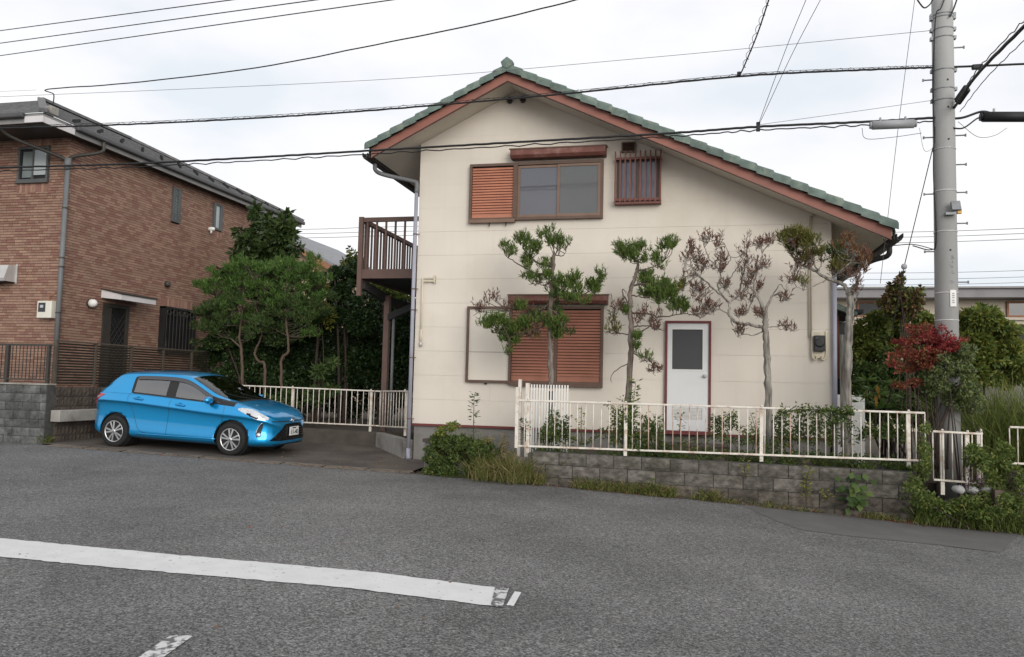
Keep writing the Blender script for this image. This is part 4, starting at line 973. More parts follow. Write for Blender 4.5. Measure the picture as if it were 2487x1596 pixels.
# wheel arches cut from the body
cut = MB()
for x in (0, 2.51):
    for s in (-1, 1):
        cut.lathe([(.345, -.34), (.345, .34)], (x, s * .86, .315), 'y', 40)
cm = cut.mesh('arch_cut', 'car_black'); _b = bmesh.new(); _b.from_mesh(cm); bmesh.ops.recalc_face_normals(_b, faces=_b.faces); _b.to_mesh(cm); _b.free()
co = bpy.data.objects.new('arch_cut', cm); COL.objects.link(co); co.parent = car
md = body.modifiers.new('arches', 'BOOLEAN'); md.operation = 'DIFFERENCE'; md.object = co; md.solver = 'EXACT'; md.material_mode = 'TRANSFER'
bpy.context.view_layer.update(); dg = bpy.context.evaluated_depsgraph_get()
nm = bpy.data.meshes.new_from_object(body.evaluated_get(dg)); body.modifiers.clear(); body.data = nm; nm.name = 'body'
bpy.data.objects.remove(co)
def decal(name, m, proj, cols, parent=body, ny=8, off=.004, mirror=True, nsub=1, thick=0.):
    """strip patch on the body: cols = [(s, lo, hi)], proj 'side' (s=x, lo/hi=z), 'front' (s=y, z) or 'top' (s=x, lo/hi=|y|)"""
    cs = []
    for i in range(len(cols) - 1):
        for k in range(nsub): t = k / nsub; cs.append(tuple(a + (b - a) * t for a, b in zip(cols[i], cols[i + 1])))
    cs.append(cols[-1]); out = []
    for sg in ((-1, 1) if mirror else (-1,)):
        P = []
        for s, lo, hi in cs:
            rw_ = []
            for j in range(ny + 1):
                t = lo + (hi - lo) * j / ny
                if proj == 'side': o_, d_ = Vector((s, sg * 2, t)), Vector((0, -sg, 0))
                elif proj == 'front': o_, d_ = Vector((5, sg * s, t)), Vector((-1, 0, 0))
                elif proj == 'rear': o_, d_ = Vector((-3, sg * s, t)), Vector((1, 0, 0))
                else: o_, d_ = Vector((s, sg * t, 4)), Vector((0, 0, -1))
                h, nn, _, _ = BV.ray_cast(o_, d_)
                if h is None: h = o_ + d_ * 2; nn = -d_
                rw_.append(h + nn * off)
            P.append(rw_)
        mb = MB().grid(P); o = cl(name, mb.mesh(name, m, True), parent); out.append(o)
        bmx = bmesh.new(); bmx.from_mesh(o.data); bmesh.ops.recalc_face_normals(bmx, faces=bmx.faces)
        bmx.faces.ensure_lookup_table()
        if bmx.faces[len(bmx.faces) // 2].normal.dot(Vector((0, sg, 0)) if proj == 'side' else Vector((1, 0, 0)) if proj == 'front' else Vector((-1, 0, 0)) if proj == 'rear' else Vector((0, 0, 1))) < 0: bmesh.ops.reverse_faces(bmx, faces=bmx.faces)
        bmx.to_mesh(o.data); bmx.free()
    return out
def belt(x): return hermite(CX, CB2, x)
def roofedge(x): return section(x)[9][1]
# glass openings: outlines shared by the cut-outs, the panes and the black surrounds
def lo_(x): return belt(x) + .028
RW = [(.335, belt(.34) + .06, roofedge(.34) - .07)] + [(x, lo_(x), roofedge(x) - .05) for x in np.linspace(.36, 1.06, 10)]
FWN = [(x, lo_(x), roofedge(x) - .05) for x in np.linspace(1.25, 2.08, 14)]
QW = [(x, belt(x) + .03, max(belt(x) + .04, roofedge(x) - .045)) for x in np.linspace(2.13, 2.29, 5)]
def cutter(name, mbx):
    cm_ = mbx.mesh(name, 'car_black'); b_ = bmesh.new(); b_.from_mesh(cm_); bmesh.ops.recalc_face_normals(b_, faces=b_.faces); b_.to_mesh(cm_); b_.free()
    o_ = bpy.data.objects.new(name, cm_); COL.objects.link(o_); o_.parent = car
    m_ = body.modifiers.new(name, 'BOOLEAN'); m_.operation = 'DIFFERENCE'; m_.object = o_; m_.solver = 'EXACT'; m_.material_mode = 'TRANSFER'
    bpy.context.view_layer.update(); dg_ = bpy.context.evaluated_depsgraph_get()
    me_ = bpy.data.meshes.new_from_object(body.evaluated_get(dg_)); body.modifiers.clear(); body.data = me_; me_.name = 'body'; bpy.data.objects.remove(o_)
cu = MB()
for cols in (RW, FWN, QW): cu.prism([(x, a_) for x, a_, _ in cols] + [(x, b_) for x, _, b_ in cols[::-1]], -1.2, 1.2)
cutter('side_cut', cu)
cu = MB(); wsp = [(x, section(x)[10][0] + .005 - max(0, x - 2.3) * .08) for x in np.linspace(1.52, 2.44, 16)]
k_ = 2 * len(wsp); pl_ = [(x, -y) for x, y in wsp] + [(x, y) for x, y in wsp[::-1]]
cu.add([(x, y, 1.0) for x, y in pl_] + [(x, y, 2.0) for x, y in pl_], [tuple(range(k_)), tuple(range(2 * k_ - 1, k_ - 1, -1))] + [(i, (i + 1) % k_, (i + 1) % k_ + k_, i + k_) for i in range(k_)])
cutter('screen_cut', cu)
cu = MB().box(.42, 2.2, -.6, .6, .80, 1.33); cutter('cabin_cut', cu)
decal('window_surround', 'car_black', 'side', [(x, belt(x) + .004, lo_(x) + .006) for x in np.linspace(.33, 2.3, 30)], off=.003, ny=2)
decal('window_surround', 'car_black', 'side', [(x, roofedge(x) - .055, min(roofedge(x) + .012, 1.40)) for x in np.linspace(.33, 2.3, 30)], off=.003, ny=3)
decal('pillar_trim', 'car_black', 'side', [(.285, belt(.3) + .06, roofedge(.3) - .04), (.30, belt(.3) + .015, roofedge(.3) + .0), (.342, belt(.34) + .01, roofedge(.34))], off=.003)
decal('pillar_trim', 'car_black', 'side', [(x, lo_(x), roofedge(x) - .045) for x in np.linspace(1.055, 1.255, 5)], off=.004)
decal('pillar_trim', 'car_black', 'side', [(x, lo_(x), roofedge(x) - .04) for x in np.linspace(2.075, 2.135, 3)], off=.004)
decal('pillar_trim', 'car_black', 'side', [(x, belt(x) + .004, max(belt(x) + .012, min(roofedge(x) + .01, 1.13 - (x - 2.15) * .42))) for x in np.linspace(2.285, 2.52, 7)], off=.003)
decal('rear_side_window', 'car_pane_dark', 'side', RW, off=.001)
decal('front_side_window', 'car_pane', 'side', FWN, off=.001)
decal('quarter_window', 'car_pane', 'side', QW, off=.001)
decal('window_visor', 'visor', 'side', [(x, roofedge(x) - .062, roofedge(x) + .0) for x in np.linspace(.36, 2.05, 30)], off=.02, ny=3)
# cabin: seats, headrests, wheel, dashboard
for sy in (-.36, .36):
    st_ = cl('front_seat', MB().prism([(1.05, .82), (1.2, .82), (1.12, 1.17), (1.02, 1.19)], sy - .22, sy + .22).mesh('front_seat', 'car_black'), car)
    cl('headrest', MB().prism([(1.0, 1.2), (1.1, 1.19), (1.07, 1.34), (.98, 1.34)], sy - .12, sy + .12).mesh('headrest', 'car_black'), st_)
cl('rear_seat', MB().prism([(.45, .82), (.58, .82), (.5, 1.1), (.44, 1.12)], -.58, .58).mesh('rear_seat', 'car_black'), car)
cl('steering_wheel', MB().tube([(1.80 + .05 * math.sin(t), -.36 + .17 * math.cos(t), 1.02 + .16 * math.sin(t)) for t in np.linspace(0, 2 * math.pi, 21)], .015, 6).mesh('steering_wheel', 'car_black'), car)
# windscreen, rear window
ws = []
for x in np.linspace(1.50, 2.46, 22): ws.append((x, 0, section(x)[10][0] + .015 - max(0, x - 2.3) * .08))
decal('windscreen', 'car_screen', 'top', ws, off=.003, ny=10)
decal('cowl', 'car_black', 'top', [(x, 0, section(x)[10][0] + .03) for x in np.linspace(2.462, 2.53, 4)], off=.006, ny=10)
MB_w = None
for a, b in (((2.47, -.1, 1.03), (2.16, -.45, 1.155)), ((2.47, .3, 1.03), (2.2, -.02, 1.15))):
    pts_ = []
    for t in np.linspace(0, 1, 8):
        q = Vector(a).lerp(Vector(b), t); h = BV.ray_cast(Vector((q.x, q.y, 4)), Vector((0, 0, -1)))[0]; pts_.append(h + Vector((0, 0, .018)))
    cl('wiper', MB().tube(pts_, .008, 6).mesh('wiper', 'car_black'), body)
decal('rear_window', 'car_glass', 'rear', [(y, 1.02, 1.30) for y in np.linspace(0, .55, 10)], off=.005)
# crisp panel gaps
def gap(name, pts, r=.0035):
    for sg in (-1, 1):
        P = []
        for x, z in spline([(a, 0, b) for a, b in pts], 6) and [(q.x, q.z) for q in spline([(a, 0, b) for a, b in pts], 6)]:
            h = BV.ray_cast(Vector((x, sg * 2, z)), Vector((0, -sg, 0)))[0]
            if h: P.append(h)
        if len(P) > 1: cl(name, MB().tube(P, r, 5).mesh(name, 'car_black'), body)
gap('door_gap', [(1.19, belt(1.19)), (1.17, .7), (1.15, .45), (1.15, .30)]); gap('door_gap', [(2.33, belt(2.33) - .01), (2.34, .8), (2.28, .55), (2.27, .33)])
gap('door_gap', [(.30, belt(.3) + .03), (.26, .95), (.38, .72), (.47, .5), (.55, .36), (.7, .305)])
gap('sill_gap', [(.62, .315), (1.2, .305), (2.27, .295)], .004)
# sill highlight strip
for sg in (-1, 1):
    P = [BV.ray_cast(Vector((x, sg * 2, .29)), Vector((0, -sg, 0)))[0] for x in np.linspace(.55, 2.2, 14)]
    cl('sill_moulding', MB().tube([q + Vector((0, sg * .006, 0)) for q in P], .012, 6).mesh('sill_moulding', 'car_paint', True), body)
# handles
for x, z in ((.50, .945), (1.42, .875)):
    for sg in (-1, 1):
        h = BV.ray_cast(Vector((x, sg * 2, z)), Vector((0, -sg, 0)))[0]
        cl('door_handle', MB().tube([h + Vector((-.09, 0, .01)), h + Vector((-.08, sg * .025, .01)), h + Vector((.07, sg * .028, -.002)), h + Vector((.1, 0, -.004))], .014, 8).mesh('door_handle', 'car_paint', True), body)
        cl('handle_cup', MB().lathe([(0, .004), (.055, .003), (.06, -.004)], h + Vector((0, sg * .0, -.012)), 'y', 16).mesh('handle_cup', 'car_paint', True), body)
# mirrors
for sg in (-1, 1):
    c = Vector((2.06, sg * .885, 1.0)); mb = MB(); P = []
    for i in range(9):
        t = math.pi * i / 8
        P.append([(c.x + .075 * math.cos(t), c.y + sg * .0 + .115 * math.sin(t) * math.cos(u), c.z + .068 * math.sin(t) * math.sin(u)) for u in np.linspace(0, 2 * math.pi, 17)])
    mo = cl('wing_mirror', mb.grid(P).mesh('wing_mirror', 'car_paint', True), body)
    cl('mirror_base', MB().box(c.x - .05, c.x + .05, min(c.y - sg * .02, c.y - sg * .13), max(c.y - sg * .02, c.y - sg * .13), c.z - .075, c.z - .045).mesh('mirror_base', 'car_black'), mo)
# headlights: swept back along the wing
decal('headlight', 'lamp_clear', 'side', [(2.62, .852, .872), (2.68, .825, .885), (2.76, .79, .882), (2.86, .745, .868), (2.96, .70, .838), (3.04, .685, .80), (3.12, .68, .755), (3.17, .682, .722)], off=.006, nsub=3)
decal('headlight_bezel', 'car_gloss_black', 'side', [(2.80, .775, .80), (2.88, .735, .79), (2.98, .70, .745), (3.03, .697, .72)], off=.0085, nsub=2)
decal('headlight_reflector', 'chrome', 'side', [(2.88, .765, .825), (2.94, .74, .83), (3.0, .72, .80)], off=.010, nsub=2)
decal('tail_light', 'lamp_red', 'side', [(-.60, .76, .97), (-.54, .80, 1.0), (-.46, .88, 1.01), (-.36, .96, 1.005), (-.30, .985, .995)], off=.006, nsub=2)
decal('tail_light_lens', 'lamp_clear', 'side', [(-.58, .86, .95), (-.5, .9, .965), (-.42, .945, .97)], off=.009, nsub=2)
decal('tail_light_back', 'lamp_red', 'rear', [(.50, .80, .98), (.56, .78, .99), (.62, .77, .98)], off=.008)
# front: large dark trapezoid grille with a blue chin, badge, plate, fog lamps
decal('grille', 'car_gloss_black', 'front', [(y, .285 + .02 * y, min(.60, .60 - max(0, y - .28) * .85)) for y in np.linspace(0, .62, 18)], off=.006, ny=10)
for z in np.linspace(.32, .56, 6):
    P = []
    for y in np.linspace(-.28 - (.6 - z) * .7, .28 + (.6 - z) * .7, 17):
        h = BV.ray_cast(Vector((5, y, z)), Vector((-1, 0, 0)))[0]
        if h: P.append(h + Vector((.01, 0, 0)))
    cl('grille_bar', MB().tube(P, .006, 5).mesh('grille_bar', 'car_black', True), body)
decal('upper_grille_slit', 'car_black', 'front', [(y, .632 + .02 * y, .645 + .025 * y) for y in np.linspace(.08, .60, 12)], off=.006, ny=2)
decal('chin_slot', 'car_black', 'front', [(y, .212, .232) for y in np.linspace(0, .55, 10)], off=.005, ny=2)
decal('fog_recess', 'car_black', 'side', [(2.98, .42, .44), (3.0, .36, .52), (3.03, .36, .60), (3.06, .41, .625), (3.09, .55, .63)], off=.006, nsub=3)
for sg in (-1, 1):
    h, nn, _, _ = BV.ray_cast(Vector((3.035, sg * 2, .405)), Vector((0, -sg, 0)))
    q = nn.to_track_quat('Z', 'Y'); mb = MB().lathe([(0, .018), (.03, .016), (.042, .004), (.042, -.01)], (0, 0, 0), 'z', 16)
    fo = cl('fog_lamp', mb.mesh('fog_lamp', 'lamp_clear', True), body); fo.location = h + nn * .012; fo.rotation_euler = q.to_euler()
    P = []
    for x, z in ((2.985, .43), (3.0, .50), (3.035, .58), (3.08, .625)):
        h = BV.ray_cast(Vector((x, sg * 2, z)), Vector((0, -sg, 0)))[0]
        P.append(h + Vector((.004, sg * .006, 0)))
    cl('fog_trim', MB().tube(spline(P, 4), .009, 6).mesh('fog_trim', 'chrome', True), body)
h = BV.ray_cast(Vector((5, 0, .655)), Vector((-1, 0, 0)))[0]
bd = cl('badge', MB().lathe([(.045, .0), (.062, .0), (.064, .012), (.05, .016), (.045, .008)], (h.x + .004, 0, .655), 'x', 24).mesh('badge', 'chrome', True), body)
for o_ in bd.data.vertices: o_.co.z = .655 + (o_.co.z - .655) * .72
e1 = cl('badge_ellipse', MB().tube([(h.x + .016, .016 * math.cos(t), .655 + .03 * math.sin(t)) for t in np.linspace(0, 2 * math.pi, 17)], .005, 5).mesh('badge_ellipse', 'chrome', True), body)
e2 = cl('badge_ellipse', MB().tube([(h.x + .016, .036 * math.cos(t), .665 + .014 * math.sin(t)) for t in np.linspace(0, 2 * math.pi, 17)], .005, 5).mesh('badge_ellipse', 'chrome', True), body)
hx = BV.ray_cast(Vector((5, 0, .46)), Vector((-1, 0, 0)))[0].x + .03
pl = cl('number_plate', MB().box(hx, hx + .012, -.165, .165, .375, .54).mesh('number_plate', 'plate'), body)
def text_mesh(txt, size):
    cu = bpy.data.curves.new('txt', 'FONT'); cu.body = txt; cu.size = size; cu.extrude = .001; cu.align_x = 'CENTER'; cu.offset = .0025
    o = bpy.data.objects.new('txt', cu); COL.objects.link(o); bpy.context.view_layer.update()
    me = bpy.data.meshes.new_from_object(o.evaluated_get(bpy.context.evaluated_depsgraph_get())); bpy.data.objects.remove(o); return me
tm = text_mesh('11-40', .118); tm.materials.clear(); tm.materials.append(MATS['plate_ink'])
t_ = cl('plate_number', tm, pl); t_.location = (hx + .0145, .0, .40); t_.rotation_euler = (R(90), 0, R(90))
cl('plate_header', MB().box(hx + .0125, hx + .0145, -.07, .06, .505, .525).mesh('plate_header', 'plate_ink'), pl)
# hood seams
for sg in (-1, 1):
    P = []
    for x, y in ((2.5, .70), (2.7, .69), (2.9, .62), (3.08, .50), (3.17, .34)):
        h = BV.ray_cast(Vector((x, sg * y, 4)), Vector((0, 0, -1)))[0]; P.append(h)
    cl('hood_gap', MB().tube(spline(P, 6), .0035, 5).mesh('hood_gap', 'car_black'), body)
cl('antenna', MB().lathe([(0, .06), (.01, .05), (.03, 0)], (.0, 0, 1.462), 'z', 10).mesh('antenna', 'car_black', True), body)
cl('underbody', MB().box(-.4, 3.0, -.62, .62, .17, .5).mesh('underbody', 'car_black'), body)
for x in (0, 2.51):
    for s in (-1, 1): cl('wheel_well', MB().lathe([(.34, .0), (.34, -.3)] if s > 0 else [(.34, 0), (.34, .3)], (x, s * .74, .315), 'y', 24).mesh('wheel_well', 'car_black'), body)
# wheels
tyre_me = MB().lathe([(.20, -.085), (.245, -.098), (.285, -.092), (.30, -.07), (.302, 0), (.30, .07), (.285, .092), (.245, .098), (.20, .085)], (0, 0, 0), 'y', 36).mesh('tyre', 'tyre', True)
rim = MB().lathe([(.0, -.05), (.15, -.05), (.185, -.06), (.20, -.075), (.205, -.095), (.196, -.098), (.186, -.08), (.17, -.062), (.0, -.055)], (0, 0, 0), 'y', 36)
rim_me = rim.mesh('rim', 'alloy', True)
back_me = MB().lathe([(0, -.064), (.178, -.064), (.18, -.058), (0, -.058)], (0, 0, 0), 'y', 30).mesh('rim_back', 'car_black')
sp_me = MB().add([(-.010, -.098, .03), (.010, -.098, .03), (.028, -.088, .19), (-.006, -.088, .19), (-.012, -.066, .03), (.012, -.066, .03), (.032, -.066, .19), (-.010, -.066, .19)], [(0, 1, 2, 3), (0, 4, 5, 1), (1, 5, 6, 2), (2, 6, 7, 3), (3, 7, 4, 0)]).mesh('spoke', 'alloy')
hub_me = MB().lathe([(0, -.108), (.03, -.106), (.042, -.096), (.045, -.07)], (0, 0, 0), 'y', 20).mesh('hub_cap', 'alloy', True)
for i, (x, s) in enumerate(((0, -1), (2.51, -1), (0, 1), (2.51, 1))):
    wh = cl('wheel', tyre_me); wh.location = (x, s * .735, .30); wh.rotation_euler = (0, R(17 * i), 0 if s < 0 else math.pi)
    cl('rim', rim_me, wh); cl('rim_back', back_me, wh); cl('hub_cap', hub_me, wh)
    for k_ in range(10):
        sp = cl('spoke', sp_me, wh); sp.rotation_euler = (0, 2 * math.pi * k_ / 10 + (.1 if k_ % 2 else -.1), 0)
# ------------------------------------------------------------------ utility pole
PX, PY = 3.60, 12.8
pole = thing('utility_pole', 'grey concrete utility pole with step bolts at the right', 'utility pole', (PX, PY, -.2))
MB().tube([(PX, PY, -.5), (PX, PY, 12.5)], [.163, .135], 32).build('shaft', 'pole', pole, True)
def prad(z): return .163 - .028 * (z + .5) / 13
def bandz(py): return at(2212, py, PY).z
for i, py in enumerate((38, 45, 72, 92, 168, 212, 238, 352, 450, 545, 688, 752)):
    z = bandz(py); m = MB().tube([(PX, PY, z - .008), (PX, PY, z + .008)], prad(z) + .005, 28)
    m.build('band', 'steel' if py < 300 else 'galv', pole, True)
    if py < 300:
        for s in (-1, 1): MB().box(PX + s * (prad(z) + .0) - .03, PX + s * prad(z) + .03, PY - .05, PY + .02, z - .02, z + .03).build('band_lug', 'steel', pole)
for px, py, s in ((2252, 115, 1), (2185, 187, -1), (2185, 322, -1), (2252, 320, 1), (2252, 388, 1), (2185, 455, -1), (2252, 453, 1), (2252, 525, 1), (2182, 590, -1), (2252, 662, 1)):
    z = bandz(py); r = prad(z); MB().tube([(PX + s * (r - .02), PY - .02, z), (PX + s * (r + .14), PY - .02, z)], .011, 6).tube([(PX + s * (r + .135), PY - .02, z - .02), (PX + s * (r + .135), PY - .02, z + .02)], .013, 6).build('step_bolt', 'steel', pole)
for py in (258, 333, 590, 778, 195):
    z = bandz(py); MB().lathe([(0, -.006), (.014, -.005), (.014, .01)], (PX + .02, PY - prad(z), z), 'y', 10).build('bolt_hole', 'dark', pole)
z = bandz(702); MB().box(PX + .005, PX + .085, PY - prad(z) - .012, PY - prad(z) + .03, z - .12, z + .12).build('number_plate', 'off_white', pole)
for i, (dz, w) in enumerate(((.06, .03), (.03, .035), (0, .03), (-.04, .03), (-.07, .035))): MB().box(PX + .045 - w / 2, PX + .045 + w / 2, PY - prad(z) - .0145, PY - prad(z) - .0125, z + dz, z + dz + .018).build('plate_mark', 'closure_grey', pole)
rg = random.Random(5)
for py in (608, 618, 630, 642, 665):
    z = bandz(py)
    for k_ in range(3): MB().box(PX + .0 + rg.uniform(0, .05), PX + .02 + rg.uniform(.02, .06), PY - prad(z) - .004, PY - prad(z) + .004, z - .01 + k_ * .018, z - .003 + k_ * .018).build('stencil_mark', 'steel', pole)
# small floodlight with amber sensor
z = bandz(505); r = prad(z)
fl = MB().prismx([(PY - r - .10, z + .0), (PY - r - .16, z + .02), (PY - r - .10, z + .16), (PY - r - .05, z + .14)], PX + .01, PX + .13).build('sensor_lamp', 'steel', pole)
MB().box(PX + .09, PX + .145, PY - r - .12, PY - r - .06, z - .03, z + .03).build('amber_sensor', 'amber', fl); MB().box(PX - .06, PX + .06, PY - r - .1, PY - r + .01, z - .04, z - .005).build('lamp_bracket', 'steel', fl)
MB().tube(spline([(PX - .14, PY - .06, bandz(300)), (PX - .17, PY - .07, bandz(400)), (PX - .15, PY - .07, bandz(560)), (PX - .2, PY, bandz(585)), (PX - .45, PY, bandz(575))], 8), .009, 6).build('pole_cable', 'cable', pole, True)
MB().tube(spline([(PX - .13, PY - .05, bandz(90)), (PX - .165, PY - .07, bandz(200)), (PX - .15, PY - .06, bandz(330))], 8), .009, 6).build('pole_cable', 'cable', pole, True)
# ------------------------------------------------------------------ cables
def cable(label, pts, r, m='cable', n=8, wav=0., cat_='cable', group='overhead cables'):
    P = spline(pts, n)
    if wav: P = [q + Vector((0, 0, wav * math.sin(i * 1.7) * (.6 + .4 * math.sin(i * .37)))) for i, q in enumerate(P)]
    o = MB().tube(P, r, 6).build('power_cable', m, smooth=True); tag(o, label, cat_, group); return o
CY = 12.75
A_ = [(-60, 305), (0, 301), (290, 292), (580, 278), (870, 259), (1300, 222), (1735, 179), (2050, 163), (2200, 158)]
B_ = [(-60, 396), (0, 393), (300, 384), (580, 370), (870, 353), (1200, 334), (1560, 313), (1780, 297), (2040, 285), (2190, 276)]
def on(pts, dy=0, Y=CY): return [at(x, y + dy, Y) for x, y in pts]
def ext(P, k): return [P[0] + (P[0] - P[1]) * k] + P
mA = lambda l, dy, r, wav=0., n=8, m='cable': cable(l, ext(on(A_, dy), 6), r, m, n, wav)
mA('thick black upper cable crossing in front of the gable to the pole', 0, .0155, .004, 24)
mA('thin messenger wire just above the thick upper cable', -5, .004)
mA('thin spiral lashing wire wound along the upper cable', -3, .0035, .03, 40)
mB = lambda l, dy, r, wav=0., n=8, m='cable': cable(l, ext(on(B_, dy), 6), r, m, n, wav)
mB('thick black lower cable crossing the house front below the eaves', 0, .019, .004, 24)
mB('thinner black cable sagging under the thick lower cable', 8, .010, .018, 20)
C_ = on([(2200, 158), (2290, 155), (2400, 150), (2520, 146)]); C_ += [C_[-1] + Vector((22, 0, .9)) * k_ for k_ in (.03, .08, .18, .4, 1.)]; cable('thick upper cable leaving the pole to the right edge', C_, .016)
C_ = on([(2190, 276), (2250, 277), (2300, 262), (2330, 268)]); cable('short black cable looping from the pole to the black closure', C_, .018)
C_ = [at(2237, 252, PY - .1), at(2290, 175, 11.2), at(2400, 62, 9.6), at(2480, -20, 8.8), at(2480, -20, 8.8) + (at(2480, -20, 8.8) - at(2400, 62, 9.6)) * 1.0, at(2480, -20, 8.8) + (at(2480, -20, 8.8) - at(2400, 62, 9.6)) * 2.0]
cable('thick black cable bundle rising from the pole to the upper right corner', C_, .022, wav=.004, n=14)
C_ = [at(2244, 238, PY - .1), at(2290, 165, 11.2), at(2400, 48, 9.6), at(2480, -34, 8.8)]; cable('thin wire above the rising bundle at the upper right', C_, .007, wav=.02, n=20)
C_ = [at(2250, 262, PY - .1), at(2310, 185, 11.2), at(2400, 95, 9.9), at(2480, 20, 9.0)]; cable('thin wire below the rising bundle at the upper right', C_, .006, wav=.01, n=14)
# top left lines to another street
def far(p, q, Y0, Y1, sag=0.):
    a, b = at(*p, Y0), at(*q, Y1); return [a.lerp(b, t) - Vector((0, 0, sag * 4 * t * (1 - t))) for t in np.linspace(0, 1, 9)]
for l, p, q in (('topmost of the three parallel lines in the upper left sky', (-150, 92), (700, -21)), ('middle of the three parallel lines in the upper left sky', (-150, 122), (900, -22)), ('lowest of the three parallel lines in the upper left sky', (-150, 152), (1150, -33))):
    cable(l, far(p, q, 17, 12.5), .010, n=2)
pr0 = Vector((EX - .2, EY0 + .45, EZ + .3))
P = [pr0, pr0 + Vector((0, 0, .25)), at(115, 209, 13.9), at(300, 195, 13.7), at(600, 159, 13.4), at(880, 105, 13.0), at(1120, 56, 12.5), at(1350, 0, 12.0), at(1500, -40, 11.6)]
cable('service cable curving from the brick house roof corner up to the sky', P, .012, wav=.004, n=8)
cable('hair-thin line running from the left edge over the ridge to the pole', [at(-80, 232, 13.4), at(0, 227, 13.3), at(870, 188, 13.1), at(1500, 137, 13.0), at(2180, 72, 12.8)], .0042, 'cable_grey')
cable('very thin line ending above the brick house roof', [at(-60, 217, 13.6), at(85, 211, 13.5)], .003, 'cable_grey')
cable('coiled cable dropping from the top edge to the upper cable', [at(1805, -10, 11.2), at(1775, 80, 12.0), at(1742, 160, 12.6), at(1733, 176, 12.72)], .011, n=10)
P = [at(1805, -10, 11.2).lerp(at(1742, 160, 12.6), t / 60) + Vector((.03 * math.cos(t * .85), 0, .03 * math.sin(t * .85))) for t in range(61)]
cable('loose spiral wire around the coiled drop cable', P, .004, n=2)
cable('left of two thin wires falling to the lower cable right of the gable', [at(1893, -10, 10.5), at(1840, 120, 11.6), at(1778, 290, 12.7)], .0045)
cable('right of two thin wires falling to the lower cable right of the gable', [at(1928, -10, 10.5), at(1855, 130, 11.6), at(1780, 290, 12.7)], .0045)
cable('upper faint wire from the lower cable clamp to the pole', [at(1782, 292, 12.75), at(2000, 262, 12.76), at(2180, 236, 12.8)], .0035, 'cable_grey')
cable('thin near-vertical wire left of the pole behind the eave', [at(2145, -10, 13.2), at(2110, 260, 13.4), at(2083, 490, 13.6), at(2063, 665, 13.8)], .0045, 'cable_grey')
gyA, gyB = at(2188, 340, PY), at(2119, 625, 13.0)
cable('taut guy wire from the pole down to the insulator', [gyA, gyA.lerp(gyB, .5), gyB], .007)
ins = MB().lathe([(0, -.045), (.025, -.04), (.042, -.015), (.042, .015), (.025, .04), (0, .045)], gyB, 'z', 14).build('guy_insulator', 'closure_grey', smooth=True); tag(ins, 'round grey insulator ball on the guy wire beside the pole', 'insulator')
cable('lower guy wire running from the insulator into the shrubs', [gyB, at(2108, 690, 13.1), at(2085, 800, 13.3)], .007)
cable('service drop from the pole to the right eave', [at(2190, 585, 12.8), at(2140, 573, 12.9), at(2085, 575, 13.3), at(2070, 560, 13.6)], .007)
for i, (y0, y1) in enumerate(((536, 532), (546, 543), (556, 553))):
    l = ['highest', 'middle', 'lowest'][i]
    cable(l + ' of three distant lines left of the balcony', [at(-300, y0 + 16, 34), at(640, y0 + 3, 34), at(900, y1, 34), at(1300, y1 - 6, 34)], .012, 'cable_grey')
for i, y in enumerate((541, 553, 566)):
    cable(['highest', 'middle', 'lowest'][i] + ' of three distant lines right of the roof eave', [at(1700, y + 9, 34), at(2050, y + 4, 34), at(2250, y, 34), at(2600, y - 14, 34), at(3000, y - 30, 34), at(3400, y - 48, 34)], .012, 'cable_grey')
for i, y in enumerate((640, 655, 668)):
    cable(['upper', 'middle', 'lower'][i] + ' of the distant lines above the low beige building', [at(1700, y, 36), at(2200, y - 1, 36), at(2600, y - 13, 36), at(3000, y - 26, 36), at(3400, y - 40, 36)], .010, 'cable_grey')
# closures hanging on the cables
def closure(label, p, q, r, m, dy):
    a, b = at(*p, CY - .02), at(*q, CY - .02); t = thing('cable_closure', label, 'cable box', a.lerp(b, .5))
    MB().tube([a, b], r, 20).build('case', m, t, True)
    d = (b - a).normalized()
    for e, s in ((a, -1), (b, 1)): MB().tube([e, e + d * s * .035], r * .8, 16).build('end_cap', m, t, True)
    for k_ in (.2, .8): MB().box((a.lerp(b, k_)).x - .012, (a.lerp(b, k_)).x + .012, CY - .03, CY + .0, a.lerp(b, k_).z + r * .6, a.lerp(b, k_).z + r + .05).build('hanger', 'steel', t)
closure('grey cable splice box hanging left of the pole', (2044, 294), (2142, 290), .066, 'closure_grey', 0)
closure('long black cable splice box right of the pole', (2303, 274), (2440, 274), .075, 'cable', 0)
cable('thick lower cable leaving the black splice box to the right', [at(2440, 274, CY - .02), at(2560, 270, CY)] + [at(2560, 270, CY) + Vector((22, 0, .8)) * k_ for k_ in (.03, .08, .18, .4, 1.)], .017)
cl_ = MB().bar(at(2243, 240, PY - .18), at(2268, 205, PY - .4), .07, .13).build('cable_closure', 'cable', bevel=.02); tag(cl_, 'black wedge-shaped splice box against the pole on the rising bundle', 'cable box')
cl_ = MB().bar(at(2277, 158, CY - .05), at(2304, 156, CY - .05), .06, .08).build('cable_closure', 'cable', bevel=.02); tag(cl_, 'small black splice box on the upper cable right of the pole', 'cable box')
ck = MB().box(-.03, .03, -.02, .02, -.09, .06).build('cable_clamp', 'cable', bevel=.01); ck.location = at(1777, 295, CY - .03); tag(ck, 'small black clamp where two thin wires meet the lower cable', 'clamp')
ck = MB().box(-.03, .03, -.02, .02, -.03, .04).build('cable_clamp', 'cable', bevel=.01); ck.location = at(1732, 174, CY - .03); tag(ck, 'small black clamp where the coiled cable meets the upper cable', 'clamp')
